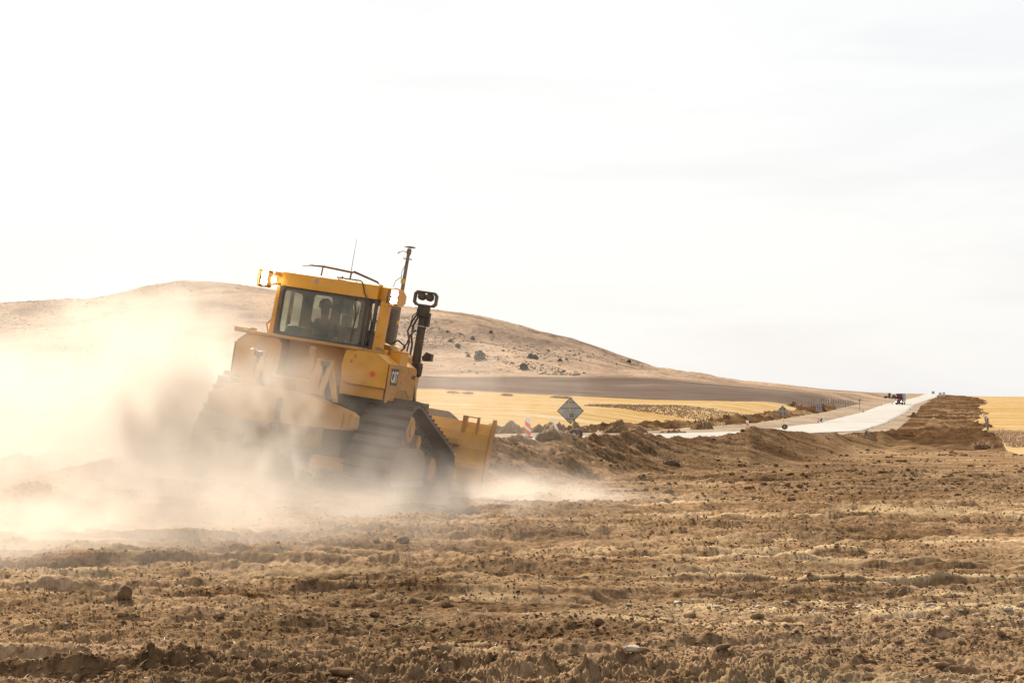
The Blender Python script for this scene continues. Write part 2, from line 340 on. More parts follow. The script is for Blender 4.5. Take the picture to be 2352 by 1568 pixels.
# freshly turned, damper earth on the berm and the far verge
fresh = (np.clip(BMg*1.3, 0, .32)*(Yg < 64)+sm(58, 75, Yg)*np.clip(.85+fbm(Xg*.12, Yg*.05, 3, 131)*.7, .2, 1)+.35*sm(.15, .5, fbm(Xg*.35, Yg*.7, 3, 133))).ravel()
_fy = (Yg+fbm(Xg*.05, Yg*.25, 3, 141)*.9+Xg*.03)/.62; _fr = _fy-np.floor(_fy); _rw = np.floor(_fy)
pale = pale+(sm(.06, .14, _fr)*(1-sm(.2, .5, _fr))*sm(.1, .6, fbm(Xg*.28+_rw*4.1, _rw*2.7, 3, 161))*sm(-3, 2.5, Xg)*(Yg < 30)*.55).ravel()
def soil_mat():
    m = bpy.data.materials.new('worked_soil'); m.use_nodes = True; t = m.node_tree; n = t.nodes; l = t.links.new; p = n['Principled BSDF']
    p.inputs['Roughness'].default_value = .95; p.inputs['Specular IOR Level'].default_value = 0
    c = n.new('ShaderNodeTexCoord')
    mz = n.new('ShaderNodeMapping'); mz.inputs['Scale'].default_value = (1, 1, .15); l(c.outputs['Object'], mz.inputs[0])
    def noise(sc, d=6, r=.6, v=None):
        z = n.new('ShaderNodeTexNoise'); z.inputs['Scale'].default_value = sc; z.inputs['Detail'].default_value = d; z.inputs['Roughness'].default_value = r
        l(v or mz.outputs[0], z.inputs[0]); return z.outputs[0]
    mp = n.new('ShaderNodeMapping'); mp.inputs['Scale'].default_value = (.3, 1, .1); l(c.outputs['Object'], mp.inputs[0])
    r = n.new('ShaderNodeValToRGB'); e = r.color_ramp.elements; e[0].position = .30; e[0].color = (0.0761, 0.0450, 0.0217, 1); e[1].position = .72; e[1].color = (0.3032, 0.2120, 0.1342, 1)
    k = e.new(.5); k.color = (0.1861, 0.1220, 0.0711, 1)
    l(noise(1.1, 9, .68, mp.outputs[0]), r.inputs[0])
    x = n.new('ShaderNodeMixRGB'); x.blend_type = 'MULTIPLY'; x.inputs[0].default_value = 1; l(r.outputs[0], x.inputs[1])
    r2 = n.new('ShaderNodeValToRGB'); r2.color_ramp.elements[0].position = .36; r2.color_ramp.elements[0].color = (.44, .41, .39, 1); r2.color_ramp.elements[1].position = .62; r2.color_ramp.elements[1].color = (1.32, 1.31, 1.29, 1)  # fine soil mottling, its contrast also painting in relief shading between the crumbs
    l(noise(14, 9, .72), r2.inputs[0]); l(r2.outputs[0], x.inputs[2])
    mp2 = n.new('ShaderNodeMapping'); mp2.inputs['Scale'].default_value = (1, .22, .1); l(c.outputs['Object'], mp2.inputs[0])
    r4 = n.new('ShaderNodeValToRGB'); r4.color_ramp.elements[0].position = .38; r4.color_ramp.elements[0].color = (.66, .64, .62, 1); r4.color_ramp.elements[1].position = .62; r4.color_ramp.elements[1].color = (1.25, 1.24, 1.22, 1)
    l(noise(.16, 8, .7, mp2.outputs[0]), r4.inputs[0]); x4 = n.new('ShaderNodeMixRGB'); x4.blend_type = 'MULTIPLY'; x4.inputs[0].default_value = 1; l(x.outputs[0], x4.inputs[1]); l(r4.outputs[0], x4.inputs[2]); x = x4
    a = n.new('ShaderNodeAttribute'); a.attribute_name = 'pale'
    x2 = n.new('ShaderNodeMixRGB'); x2.inputs[2].default_value = (0.4480, 0.3328, 0.1978, 1); l(a.outputs['Fac'], x2.inputs[0]); l(x.outputs[0], x2.inputs[1]); 
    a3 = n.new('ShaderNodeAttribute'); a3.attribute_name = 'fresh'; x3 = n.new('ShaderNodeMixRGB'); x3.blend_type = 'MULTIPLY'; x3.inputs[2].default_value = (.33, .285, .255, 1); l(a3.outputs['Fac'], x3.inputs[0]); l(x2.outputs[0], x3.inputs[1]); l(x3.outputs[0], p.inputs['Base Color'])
    b = n.new('ShaderNodeBump'); b.inputs['Strength'].default_value = .7; b.inputs['Distance'].default_value = .025; l(noise(11, 7, .65), b.inputs['Height']); l(b.outputs[0], p.inputs['Normal'])
    return m
def field_mat(name, c0, c1, c2, sc, stretch, bump=.3, p0=.32, p1=.68, fine=30, dist=.1, speck=None):
    m = bpy.data.materials.new(name); m.use_nodes = True; t = m.node_tree; n = t.nodes; l = t.links.new; p = n['Principled BSDF']
    p.inputs['Roughness'].default_value = .95; p.inputs['Specular IOR Level'].default_value = 0
    c = n.new('ShaderNodeTexCoord'); mp = n.new('ShaderNodeMapping'); mp.inputs['Scale'].default_value = stretch; l(c.outputs['Object'], mp.inputs[0])
    z = n.new('ShaderNodeTexNoise'); z.inputs['Scale'].default_value = sc; z.inputs['Detail'].default_value = 9; z.inputs['Roughness'].default_value = .66; z.inputs['Distortion'].default_value = .5; l(mp.outputs[0], z.inputs[0])
    r = n.new('ShaderNodeValToRGB'); e = r.color_ramp.elements; e[0].position = p0; e[0].color = (*c0, 1); e[1].position = p1; e[1].color = (*c2, 1); k = e.new((p0+p1)/2); k.color = (*c1, 1)
    l(z.outputs[0], r.inputs[0]); l(r.outputs[0], p.inputs['Base Color'])
    if speck:
        zs = n.new('ShaderNodeTexNoise'); zs.inputs['Scale'].default_value = speck[0]; zs.inputs['Detail'].default_value = 4; zs.inputs['Roughness'].default_value = .7; l(c.outputs['Object'], zs.inputs[0])
        rs_ = n.new('ShaderNodeValToRGB'); rs_.color_ramp.elements[0].position = speck[1]; rs_.color_ramp.elements[0].color = (*[speck[3]]*3, 1); rs_.color_ramp.elements[1].position = speck[2]; rs_.color_ramp.elements[1].color = (1.06, 1.05, 1.04, 1); l(zs.outputs[0], rs_.inputs[0])
        xs = n.new('ShaderNodeMixRGB'); xs.blend_type = 'MULTIPLY'; xs.inputs[0].default_value = 1; l(r.outputs[0], xs.inputs[1]); l(rs_.outputs[0], xs.inputs[2]); l(xs.outputs[0], p.inputs['Base Color'])
    z2 = n.new('ShaderNodeTexNoise'); z2.inputs['Scale'].default_value = fine; z2.inputs['Detail'].default_value = 5; l(c.outputs['Object'], z2.inputs[0])
    b = n.new('ShaderNodeBump'); b.inputs['Strength'].default_value = bump; b.inputs['Distance'].default_value = dist; l(z2.outputs[0], b.inputs['Height']); l(b.outputs[0], p.inputs['Normal'])
    return m
SOIL = soil_mat()
GOLD = field_mat('straw_stubble', (0.2209, 0.1284, 0.0398), (0.2663, 0.1807, 0.0815), (0.3286, 0.2685, 0.1900), .05, (.35, 2.2, 1), fine=3, speck=(.6, .36, .48, .80))
PLOW = field_mat('ploughed_earth', (0.0750, 0.0551, 0.0455), (0.0990, 0.0729, 0.0595), (0.1395, 0.1102, 0.0910), .035, (.5, 2.5, 1), fine=1)
HILLM = field_mat('dry_hill_grass', (0.1034, 0.0741, 0.0595), (0.2067, 0.1496, 0.1099), (0.2963, 0.2146, 0.1549), .022, (.8, .55, 1), fine=.4, dist=1.0, bump=.5, p0=.36, p1=.6, speck=(.42, .42, .52, .62))
ROADM = field_mat('pale_gravel_road', (0.2464, 0.2330, 0.2128), (0.2934, 0.2800, 0.2598), (0.3248, 0.3136, 0.2968), .15, (.5, .2, 1), fine=8)
SHLM = field_mat('tan_gravel', (.15, .112, .08), (.20, .155, .115), (.26, .21, .16), .12, (1.5, .12, 1), fine=4, speck=(.8, .40, .52, .72))
def submesh(name, classes, m, smooth=True):
    f = Q[np.isin(CL, classes)]; used = np.unique(f); mp = np.zeros(len(P3), np.int64); mp[used] = np.arange(len(used))
    me = np_mesh(name, P3[used], mp[f]); o = link(name, me, m, smooth=smooth); tag(o, kind='structure')
    if name == 'ground':
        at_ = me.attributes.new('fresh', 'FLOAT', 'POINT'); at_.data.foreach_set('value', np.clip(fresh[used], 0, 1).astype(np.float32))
        at_ = me.attributes.new('pale', 'FLOAT', 'POINT'); at_.data.foreach_set('value', np.clip(pale[used], 0, 1).astype(np.float32))
    return o
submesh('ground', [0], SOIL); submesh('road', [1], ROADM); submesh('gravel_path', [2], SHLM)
submesh('stubble_field', [3], GOLD); submesh('ploughed_land', [4], PLOW); submesh('hill', [5], HILLM)
# the road's dark asphalt edge
eY = np.concatenate([np.arange(95, 400, 4.), np.arange(400, 1450, 15.)]); mb = MB(); ev = []; ef = []
for y in eY:
    xr = float(road_left(y))+RW; w_ = .25+y*.0012
    for dx, dz in ((-.05, .02), (w_, .02), (w_+.1, -.15)):
        ev.append((xr+dx, y, float(I(y, ZR_Y, ZR_Z))+dz+.03))
for i in range(len(eY)-1):
    for k in range(2): ef.append((3*i+k, 3*i+k+1, 3*i+k+4, 3*i+k+3))
mb.add(ev, ef); tag(mb.build('road_edge', mat('old_asphalt', (.13, .115, .11), .9, var=.2)), kind='structure')
# ------------------------------------------------------------------ bulldozer (local: x right, y forward, z up)
dozer = empty('bulldozer'); dozer.matrix_world = Matrix.Translation(Vector(DO)) @ Matrix([list(r) for r in DR]).to_4x4()
tag(dozer, 'big yellow tracked bulldozer driving away in its own dust, tilted to the right', 'bulldozer')

# --- tracks
def hull_loop(cs, r):
    """outer tangent loop round three equal circles given in order (clockwise seen from the right)"""
    P = []
    n = len(cs)
    for i in range(n):
        c, pv, nx = Vector(cs[i]), Vector(cs[i-1]), Vector(cs[(i+1) % n])
        d0 = (c-pv).normalized(); d1 = (nx-c).normalized()
        n0 = Vector((-d0.y, d0.x)); n1 = Vector((-d1.y, d1.x)); a0 = math.atan2(n0.y, n0.x); a1 = math.atan2(n1.y, n1.x)
        while a1 > a0: a1 -= 2*math.pi
        for k in range(13): a = a0+(a1-a0)*k/12; P.append(c+Vector((math.cos(a), math.sin(a)))*r)
    return P
RI, SP, FI = (.04, .44), (.55, 1.10), (2.62, .44)
loop = hull_loop([RI, SP, FI], .375)
# sag of the upper front run
def resample(P, m):
    Q_ = P+[P[0]]; L_ = [0]
    for a, b in zip(Q_, Q_[1:]): L_.append(L_[-1]+(b-a).length)
    out_ = []
    for k in range(m):
        t = L_[-1]*k/m; i = max(j for j in range(len(L_)) if L_[j] <= t+1e-9); i = min(i, len(P)-1)
        f = (t-L_[i])/max(1e-6, L_[i+1]-L_[i]); out_.append(Q_[i].lerp(Q_[i+1], f))
    return out_
NSH = 41
def track(side):
    x0, x1 = (.89, 1.65) if side > 0 else (-1.65, -.89); xc_ = (x0+x1)/2
    pts = resample(loop, NSH); rnd = random.Random(5+side)
    t = MB(); ln = MB()
    for i in range(NSH):
        p = pts[i]; q = pts[(i+1) % NSH]; d = (q-p).normalized(); nrm = Vector((-d.y, d.x)); c = (p+q)/2; L_ = (q-p).length
        M = Matrix(((1, 0, 0, 0), (0, d.x, nrm.x, c.x), (0, d.y, nrm.y, c.y), (0, 0, 0, 1)))
        j = rnd.uniform(-.006, .006)
        t.prism([(-L_*.5, -.012), (L_*.52, -.018), (L_*.52, .006), (L_*.40, .018), (-L_*.33, .022), (-L_*.36, .085+j), (-L_*.44, .085+j), (-L_*.5, .01)], x0+j, x1+j, 'x', M)
        ln.box(xc_-.10, xc_-.06, -L_*.52, L_*.52, -.11, -.015, M); ln.box(xc_+.06, xc_+.10, -L_*.52, L_*.52, -.11, -.015, M)
        ln.tube([M @ Vector((xc_-.12, L_*.5, -.06)), M @ Vector((xc_+.12, L_*.5, -.06))], .032, 8)
    for k in ln.f: t.f.append(tuple(len(t.v)+i for i in k)); t.mi.append(1)
    t.v += ln.v
    o = t.build('track', [TRK, DARK], dozer)
    # sprocket
    b = MB(); nT = 27
    prof = []
    for k in range(nT*2): a = 2*math.pi*k/(nT*2); r = .345 if k % 2 else .29; prof.append((SP[0]+r*math.cos(a), SP[1]+r*math.sin(a)))
    b.prism(prof, xc_-.04, xc_+.04, 'x'); b.m = 1
    b.lathe((xc_, SP[0], SP[1]), (side, 0, 0), [(0, .27), (.10, .27), (.13, .25), (.22, .25), (.25, .22), (.30, .20), (.31, .12), (.335, .11), (.335, .001)], 36)
    for k in range(12):
        a = 2*math.pi*k/12; b.lathe((xc_+side*.20, SP[0]+.235*math.cos(a), SP[1]+.235*math.sin(a)), (side, 0, 0), [(0, .016), (.035, .016)], 8)
    b.build('sprocket', [DARK, YELD], o, bevel=0)
    for c in (RI, FI):
        b = MB(); b.lathe((xc_-.055, c[0], c[1]), (1, 0, 0), [(0, .30), (.015, .335), (.095, .335), (.11, .30)], 40)
        b.m = 1; b.lathe((xc_-.13, c[0], c[1]), (1, 0, 0), [(0, .10), (.03, .20), (.23, .20), (.26, .10)], 28); b.build('idler', [DARK, YELD], o)
    b = MB(); b.lathe((xc_-.11, 1.40, .90), (1, 0, 0), [(0, .07), (.02, .095), (.05, .095), (.06, .07), (.20, .07), (.21, .11), (.30, .11), (.31, .09)], 24)
    b.build('carrier_roller', [YELD], o)
    b = MB()        # roller frame with its caked outer guard
    xo = xc_+side*.15; xi = xc_-side*.16
    b.prism([(.15, .30), (2.25, .30), (2.35, .42), (2.25, .56), (1.7, .66), (.5, .66), (.15, .55)], min(xo, xi), max(xo, xi), 'x')
    b.build('roller_frame', [MUD], o, bevel=.02)
    g = MB(); ga, gb = sorted((xo+side*.01, xo+side*.07))
    g.prism([(-.08, .19), (1.80, .20), (1.83, .34), (1.82, .60), (1.70, .74), (1.45, .80), (.5, .80), (.1, .72), (-.10, .50)], ga, gb, 'x')
    g.build('roller_guard', [MUDY], o, bevel=.015)
    g = MB(); ga, gb = sorted((xo+side*.071, xo+side*.10)); g.box(ga, gb, -.06, 1.78, .195, .28); g.build('wear_strip', [GREY], o, bevel=.004)
    for k in range(7):
        y = .30+k*.33; b = MB(); b.lathe((xc_-.17, y, .185), (1, 0, 0), [(0, .09), (.03, .115), (.08, .115), (.09, .085), (.25, .085), (.26, .115), (.31, .115), (.34, .09)], 20)
        b.build('roller', [DARK], o)
    return o
track(1); track(-1)

# --- chassis, rear case, belly
b = MB(); b.prism([(-.35, .52), (3.3, .52), (3.75, .7), (3.75, 1.5), (.2, 1.5), (-.35, 1.35)], -.80, .80, 'x'); b.build('main_frame', [DARK], dozer, bevel=.02)
b = MB(); b.prism([(-.62, 1.62), (.95, 1.62), (.95, .62), (-.45, .62), (-.62, .8)], -.48, .48, 'x')
for x in (-.3, 0, .3): b.box(x-.03, x+.03, -.66, -.6, .75, 1.55)
b.build('rear_case', [YELD], dozer, bevel=.03)

# --- tanks at the rear corners
b = MB()
b.prism([(.535, 2.10), (.56, 2.165), (.62, 2.185), (1.06, 2.185), (1.265, 2.06), (1.265, 1.665), (.62, 1.665), (.53, 1.72), (.51, 1.95)], -.10, .0, 'y')
b.prism([(.50, 2.185), (1.06, 2.185), (1.28, 2.05), (1.28, 1.66), (.50, 1.66)], .0, 1.20, 'y')
b.box(.52, 1.24, -.05, .5, 1.49, 1.66)
for (x, z) in ((.55, 1.75), (.62, 1.70), (.9, 1.70), (1.2, 1.70), (1.225, 1.80), (1.225, 1.90), (1.225, 1.99)):
    b.lathe((x, -.10, z), (0, -1, 0), [(0, .014), (.012, .014)], 8)
tank = b.build('fuel_tank', [YEL], dozer, bevel=.012)
b = MB(); b.m = 0
for (x, z) in ((.70, 2.09), (.65, 2.01)):
    b = MB(); b.box(x, x+.008, -.104, -.1, z-.022, z+.022); b.box(x, x+.03, -.104, -.1, z+.014, z+.022); b.box(x, x+.03, -.104, -.1, z-.022, z-.014); b.box(x+.022, x+.03, -.104, -.1, z-.022, z-.005); b.build('latch', [BLK], tank)
b = MB(); b.lathe((1.03, -.10, 1.862), (0, -1, 0), [(0, .040), (.008, .040), (.010, .036)], 28); b.build('round_reflector', [REDM], tank)
# side plate with its cut-out over the track
b = MB(); b.prism([(-.10, 2.03), (-.06, 2.055), (1.17, 2.055), (1.24, 2.0), (1.24, 1.56), (1.21, 1.40), (1.02, 1.57), (.83, 1.675), (.47, 1.675), (.0, 1.475), (-.10, 1.455), (-.105, 1.66)], 1.282, 1.296, 'x')
for (y, z) in ((-.03, 1.98), (.30, 2.0), (.55, 1.97), (.9, 1.95), (.18, 1.60), (.22, 1.60), (1.05, 1.6), (1.1, 1.6), (.5, 1.80)):
    b.lathe((1.296, y, z), (1, 0, 0), [(0, .011), (.008, .011)], 8)
for y in (.42, .50, .80, .98): b.box(1.296, 1.300, y-.005, y+.005, 1.93, 2.05)
plate = b.build('side_plate', [YELD], tank)
b = MB()
b.prism([(-.51, 2.10), (-.56, 2.165), (-.62, 2.185), (-1.12, 2.185), (-1.265, 2.06), (-1.265, 1.50), (-.62, 1.50), (-.53, 1.62), (-.51, 1.95)], -.10, 1.3, 'y')
b.prism([(-.10, 2.03), (1.2, 2.05), (1.24, 1.4), (1.02, 1.55), (.83, 1.675), (.47, 1.675), (.0, 1.45), (-.10, 1.43)], -1.296, -1.28, 'x')
b.build('hydraulic_tank', [YELD], dozer, bevel=.012)
b = MB(); b.box(-.50, .50, .16, .22, 1.4, 2.2); b.box(-.5, .5, .22, 1.3, 2.10, 2.185); b.build('rear_panel', [YELD], dozer, bevel=.01)
b = MB(); b.box(-1.22, .74, -.13, .34, 2.187, 2.235); b.box(.74, 1.04, .12, .34, 2.187, 2.225)
b.box(-1.1, -.6, .3, 1.5, 2.187, 2.22); b.build('deck', [YELD], dozer, bevel=.006)
# box with filler, small cap, mounts
b = MB(); b.box(1.09, 1.265, .42, .80, 1.99, 2.255); b.box(1.075, 1.275, .41, .81, 2.255, 2.270); b.build('battery_box', [YEL], dozer, bevel=.006)
b = MB(); b.lathe((1.035, .30, 2.17), (0, 0, 1), [(0, .04), (.05, .04), (.055, .05), (.085, .05), (.09, .04)], 20); b.build('filler_cap', [YEL], dozer)
b = MB(); b.lathe((.955, .22, 2.18), (0, 0, 1), [(0, .07), (.04, .07), (.05, .05), (.10, .05)], 20); b.box(.88, 1.03, .16, .30, 2.17, 2.20)
b.build('cab_mount', [mat('mount_rubber', (.30, .17, .10), .8, dust=.4)], dozer)
b = MB(); b.lathe((.09, -.30, 1.98), (0, 0, 1), [(0, .055), (.13, .055), (.15, .04), (.155, .02)], 24); b.box(.03, .15, -.36, -.2, 1.62, 1.98); b.build('breather', [YELD], dozer)
# rollover posts outside the cab + roof
b = MB(); b.prism([(-.96, 2.19), (-.87, 2.19), (-.87, 3.008), (-.93, 3.008)], .36, .52, 'y'); b.build('roll_bar_post', [YEL], dozer, bevel=.012)
b = MB(); b.prism([(.79, 2.19), (.93, 2.19), (.95, 3.008), (.82, 3.008)], .36, .52, 'y')
b.lathe((.87, .358, 2.93), (0, -1, 0), [(0, .022), (.012, .022)], 12); b.lathe((.86, .358, 2.45), (0, -1, 0), [(0, .022), (.012, .022)], 12)
b.build('roll_bar_post', [YEL], dozer, bevel=.012)
b = MB(); b.prism([(.30, 3.01), (.30, 3.225), (.345, 3.25), (1.55, 3.25), (1.72, 3.18), (1.72, 3.06), (1.6, 3.01)], -.845, .765, 'x')
b.prism([(.42, 3.015), (.42, 3.22), (.5, 3.24), (.75, 3.24), (.75, 3.03)], .765, .97, 'x')
b.prism([(.42, 3.015), (.42, 3.22), (.5, 3.24), (1.45, 3.24), (1.45, 3.03)], -1.02, -.845, 'x')
for (x, z) in ((-.1, 3.06), (.28, 3.05), (.3, 3.20), (.62, 3.04), (-.5, 3.03), (.68, 3.2), (.7, 3.1)): b.lathe((x, .30, z), (0, -1, 0), [(0, .010), (.007, .010)], 8)
roof = b.build('roof', [YEL], dozer, bevel=.014)
b = MB(); b.lathe((-.27, .30, 3.155), (0, -1, 0), [(0, .034), (.006, .034), (.006, .024), (.002, .024)], 24); b.build('round_vent', [GREY], roof)
b = MB(); b.tube([(-.74, .8, 3.385), (-.60, .8, 3.415), (-.39, .8, 3.425), (.116, .8, 3.396), (.14, .8, 3.41), (.556, .8, 3.301), (.60, .8, 3.26)], [.006, .014, .018, .018, .02, .016, .01], 8)
b.tube([(-.39, .8, 3.425), (-.40, .8, 3.24)], .012, 8); b.tube([(.10, .8, 3.4), (.09, .8, 3.24)], .014, 8); b.tube([(.33, .8, 3.25), (.62, .8, 3.255)], .016, 6)
b.tube([(-.02, .75, 3.25), (-.02, .75, 3.31)], .012, 6); b.build('roof_rail', [DARK], roof)
b = MB(); b.tube([(.165, .6, 3.25), (.165, .6, 3.42), (.17, .6, 3.92)], [.007, .005, .0025], 6); b.build('whip_antenna', [DARK], roof)
b = MB(); b.tube([(.05, .34, 3.262), (.22, .33, 3.262), (.45, .31, 3.262), (.50, .285, 3.235), (.56, .275, 3.08), (.66, .27, 2.93), (.71, .30, 2.80), (.735, .32, 2.62), (.72, .32, 2.40), (.68, .32, 2.26)], .011, 6)
b.build('roof_cable', [BLK], roof)
# lit rear lamps in their guards
def lamp_unit(x0, x1, y, zc):
    h = MB(); h.prism([(y, zc-.14), (y, zc+.12), (y+.18, zc+.13), (y+.26, zc+.02), (y+.2, zc-.15)], x1, x1+.012, 'x') if x1 > 0 else h.prism([(y, zc-.14), (y, zc+.12), (y+.18, zc+.13), (y+.26, zc+.02), (y+.2, zc-.15)], x0-.012, x0, 'x')
    h.box(x0, x1, y+.14, y+.17, zc-.13, zc+.12); h.box(x0, x1, y, y+.16, zc+.11, zc+.122); h.box(x0, x1, y, y+.16, zc-.142, zc-.13)
    o = h.build('lamp_guard', [YEL], roof, bevel=.003)
    for zo, s_ in ((.055, .052), (-.062, .048)):
        q = MB(); c = (x0+x1)/2+(.01 if x1 > 0 else 0); q.box(c-.066, c+.066, y+.04, y+.12, zc+zo-s_-.006, zc+zo+s_+.006); w = q.build('lamp_housing', [DARK], o, bevel=.006)
        q = MB(); q.prism(rrect(c-.050, c+.050, zc+zo-s_+.006, zc+zo+s_-.006, .014), y+.034, y+.042, 'y'); q.build('lamp_lens', [LAMP], w)
lamp_unit(.955, 1.125, .24, 3.09); lamp_unit(-1.19, -1.03, .18, 3.085)
b = MB(); b.tube([(-1.03, .3, 3.15), (-.86, .4, 3.13)], .018, 8); b.tube([(-1.03, .3, 3.03), (-.86, .4, 3.05)], .018, 8); b.box(-1.06, -.97, .22, .30, 2.98, 3.18); b.build('lamp_bracket', [YELD], roof)
b = MB(); b.box(-.975, -.925, .20, .26, 3.03, 3.12); b.build('side_lamp', [LAMP], roof, bevel=.008)
b = MB(); b.tube([(.95, .30, 3.2), (.935, .3, 3.08), (.93, .32, 2.98)], .012, 6); b.build('lamp_cable', [BLK], roof)

# --- cab shell
CABIN = mat('cab_interior', (.045, .05, .048), .8)
cab = MB()
gx0, gx1, gz0, gz1 = -.80, .585, 2.262, 2.985
cab.frame(rrect_out(-.86, .665, 2.20, 3.02), rrect(gx0, gx1, gz0, gz1, .07), .33, .375, 'y')
cab.frame(rrect_out(.667, .785, 2.20, 3.02), rrect(.69, .745, 2.27, 2.97, .02), .34, .37, 'y')
MR = Matrix(((1, -.21, 0, .80), (0, 1, 0, 0), (0, 0, 1, 0), (0, 0, 0, 1)))     # the right wall tapers towards the nose
n0 = len(cab.v); cab.frame([(1.44, 3.02)]*5+[(.38, 3.02)]*5+[(.38, 1.9)]*5+[(1.44, 1.9)]*5, rrect(.50, 1.34, 2.30, 2.95, .07), 0, .03, 'x')
for i_ in range(n0, len(cab.v)): cab.v[i_] = tuple(MR @ Vector(cab.v[i_]))
cab.frame([(1.44, 3.02)]*5+[(.37, 3.02)]*5+[(.37, 1.9)]*5+[(1.44, 1.9)]*5, rrect(.50, 1.34, 2.30, 2.95, .07), -.86, -.83, 'x')
cab.box(-.86, -.83, .80, .90, 2.3, 2.95)
# front wall: three openings
for x0, x1, ia, ib in ((-.83, -.34, -.70, -.37), (-.34, .16, -.20, .12), (.16, .50, .22, .46)):
    cab.frame(rrect_out(x0, x1, 1.9, 3.02), rrect(ia, ib, 2.54, 2.98, .05), 1.42, 1.45, 'y')
cab.box(-.83, .55, .37, 1.42, 2.16, 2.19)
cabo = cab.build('cab', [DARK], dozer)
ci = MB(); ci.box(-.82, .52, .4, 1.40, 2.985, 3.0); ci.box(-.5, -.35, 1.1, 1.36, 2.2, 2.5); ci.box(.2, .45, 1.1, 1.38, 2.2, 2.45); ci.box(-.75, -.40, .75, 1.25, 2.2, 2.42)
ci.build('console', [CABIN], cabo, bevel=.02)
def glass_mat():
    m = bpy.data.materials.new('dusty_window_glass'); m.use_nodes = True; t = m.node_tree; n = t.nodes; l = t.links.new; n.clear()
    o = n.new('ShaderNodeOutputMaterial'); tr = n.new('ShaderNodeBsdfTransparent'); tr.inputs[0].default_value = (.72, .80, .74, 1)
    gl = n.new('ShaderNodeBsdfGlossy'); gl.inputs['Roughness'].default_value = .08; gl.inputs[0].default_value = (.9, .95, .92, 1)
    df = n.new('ShaderNodeBsdfDiffuse'); df.inputs[0].default_value = (.46, .36, .26, 1)
    fr = n.new('ShaderNodeFresnel'); fr.inputs[0].default_value = 1.45; m1 = n.new('ShaderNodeMixShader'); l(fr.outputs[0], m1.inputs[0]); l(tr.outputs[0], m1.inputs[1]); l(gl.outputs[0], m1.inputs[2])
    c = n.new('ShaderNodeTexCoord'); z = n.new('ShaderNodeTexNoise'); z.inputs['Scale'].default_value = 2.2; z.inputs['Detail'].default_value = 7; l(c.outputs['Object'], z.inputs[0])
    r = n.new('ShaderNodeMapRange'); r.inputs[1].default_value = .35; r.inputs[2].default_value = .7; r.inputs[3].default_value = .06; r.inputs[4].default_value = .38; l(z.outputs[0], r.inputs[0])
    m2 = n.new('ShaderNodeMixShader'); l(r.outputs[0], m2.inputs[0]); l(m1.outputs[0], m2.inputs[1]); l(df.outputs[0], m2.inputs[2]); l(m2.outputs[0], o.inputs[0]); return m
GLS = glass_mat()
b = MB(); b.prism(rrect(gx0-.01, gx1+.01, gz0-.01, gz1+.01, .07), .352, .357, 'y'); rw = b.build('rear_window', [GLS], cabo)
b = MB(); b.frame(rrect(gx0-.022, gx1+.022, gz0-.022, gz1+.022, .08), rrect(gx0+.006, gx1-.006, gz0+.006, gz1-.006, .06), .322, .332, 'y'); b.build('window_seal', [BLK], rw)
b = MB(); b.tube([(.40, .318, 2.99), (.46, .310, 2.70), (.465, .310, 2.60)], [.012, .009, .008], 6); b.tube([(.50, .312, 2.87), (.465, .310, 2.60), (.43, .316, 2.31)], [.006, .009, .007], 6); b.build('wiper', [BLK], rw)
GL2 = mat('tinted_glass', (.5, .6, .55), .05); GL2.node_tree.nodes['Principled BSDF'].inputs['Transmission Weight'].default_value = 0; GL2.node_tree.nodes['Principled BSDF'].inputs['Alpha'].default_value = .12
b = MB(); b.box(-.80, .50, 1.432, 1.436, 2.50, 2.99); b.build('windscreen', [GL2], cabo)
b = MB(); b.box(.013, .017, .49, 1.35, 2.29, 2.96, MR); b.build('side_window', [GL2], cabo)
b = MB(); b.box(-.847, -.843, .49, 1.35, 2.29, 2.96); b.build('side_window', [GL2], cabo)
b = MB(); b.frame(rrect(.44, 1.40, 2.26, 2.99, .08), rrect(.50, 1.34, 2.32, 2.93, .06), .033, .045, 'x'); b.tube([(.05, .5, 2.45), (.075, .5, 2.5), (.075, .5, 2.65), (.05, .5, 2.7)], .009, 6); b.v = [tuple(MR @ Vector(p)) for p in b.v]; b.build('cab_door', [BLK], cabo)
b = MB(); b.box(-.36, -.02, .66, .78, 2.3, 2.60); b.box(-.38, 0, .74, 1.1, 2.22, 2.34)
b.build('seat', [mat('seat_cloth', (.07, .075, .075), .9)], cabo, bevel=.05)
b = MB(); b.lathe((-.60, .60, 2.2), (0, 0, 1), [(0, .13), (.2, .16), (.22, .12)], 24); b.build('drum', [mat('grey_green_plastic', (.26, .30, .26), .7)], cabo, smooth=True)
b = MB(); b.tube([(.45, .75, 2.22), (.38, .8, 2.42), (.48, .85, 2.56)], .014, 6); b.tube([(.28, .75, 2.4), (.4, .72, 2.3), (.52, .7, 2.38)], .016, 6); b.build('control_lever', [BLK], cabo)
# left-side mirror/handle stubs beside the cab
b = MB(); b.tube([(-.98, .45, 2.2), (-1.06, .5, 2.38), (-.95, .5, 2.52)], .014, 6); b.box(-1.42, -1.2, .1, .4, 2.19, 2.26); b.lathe((-1.14, .2, 2.19), (0, 0, 1), [(0, .05), (.09, .05)], 12); b.build('grab_handle', [YELD], dozer)

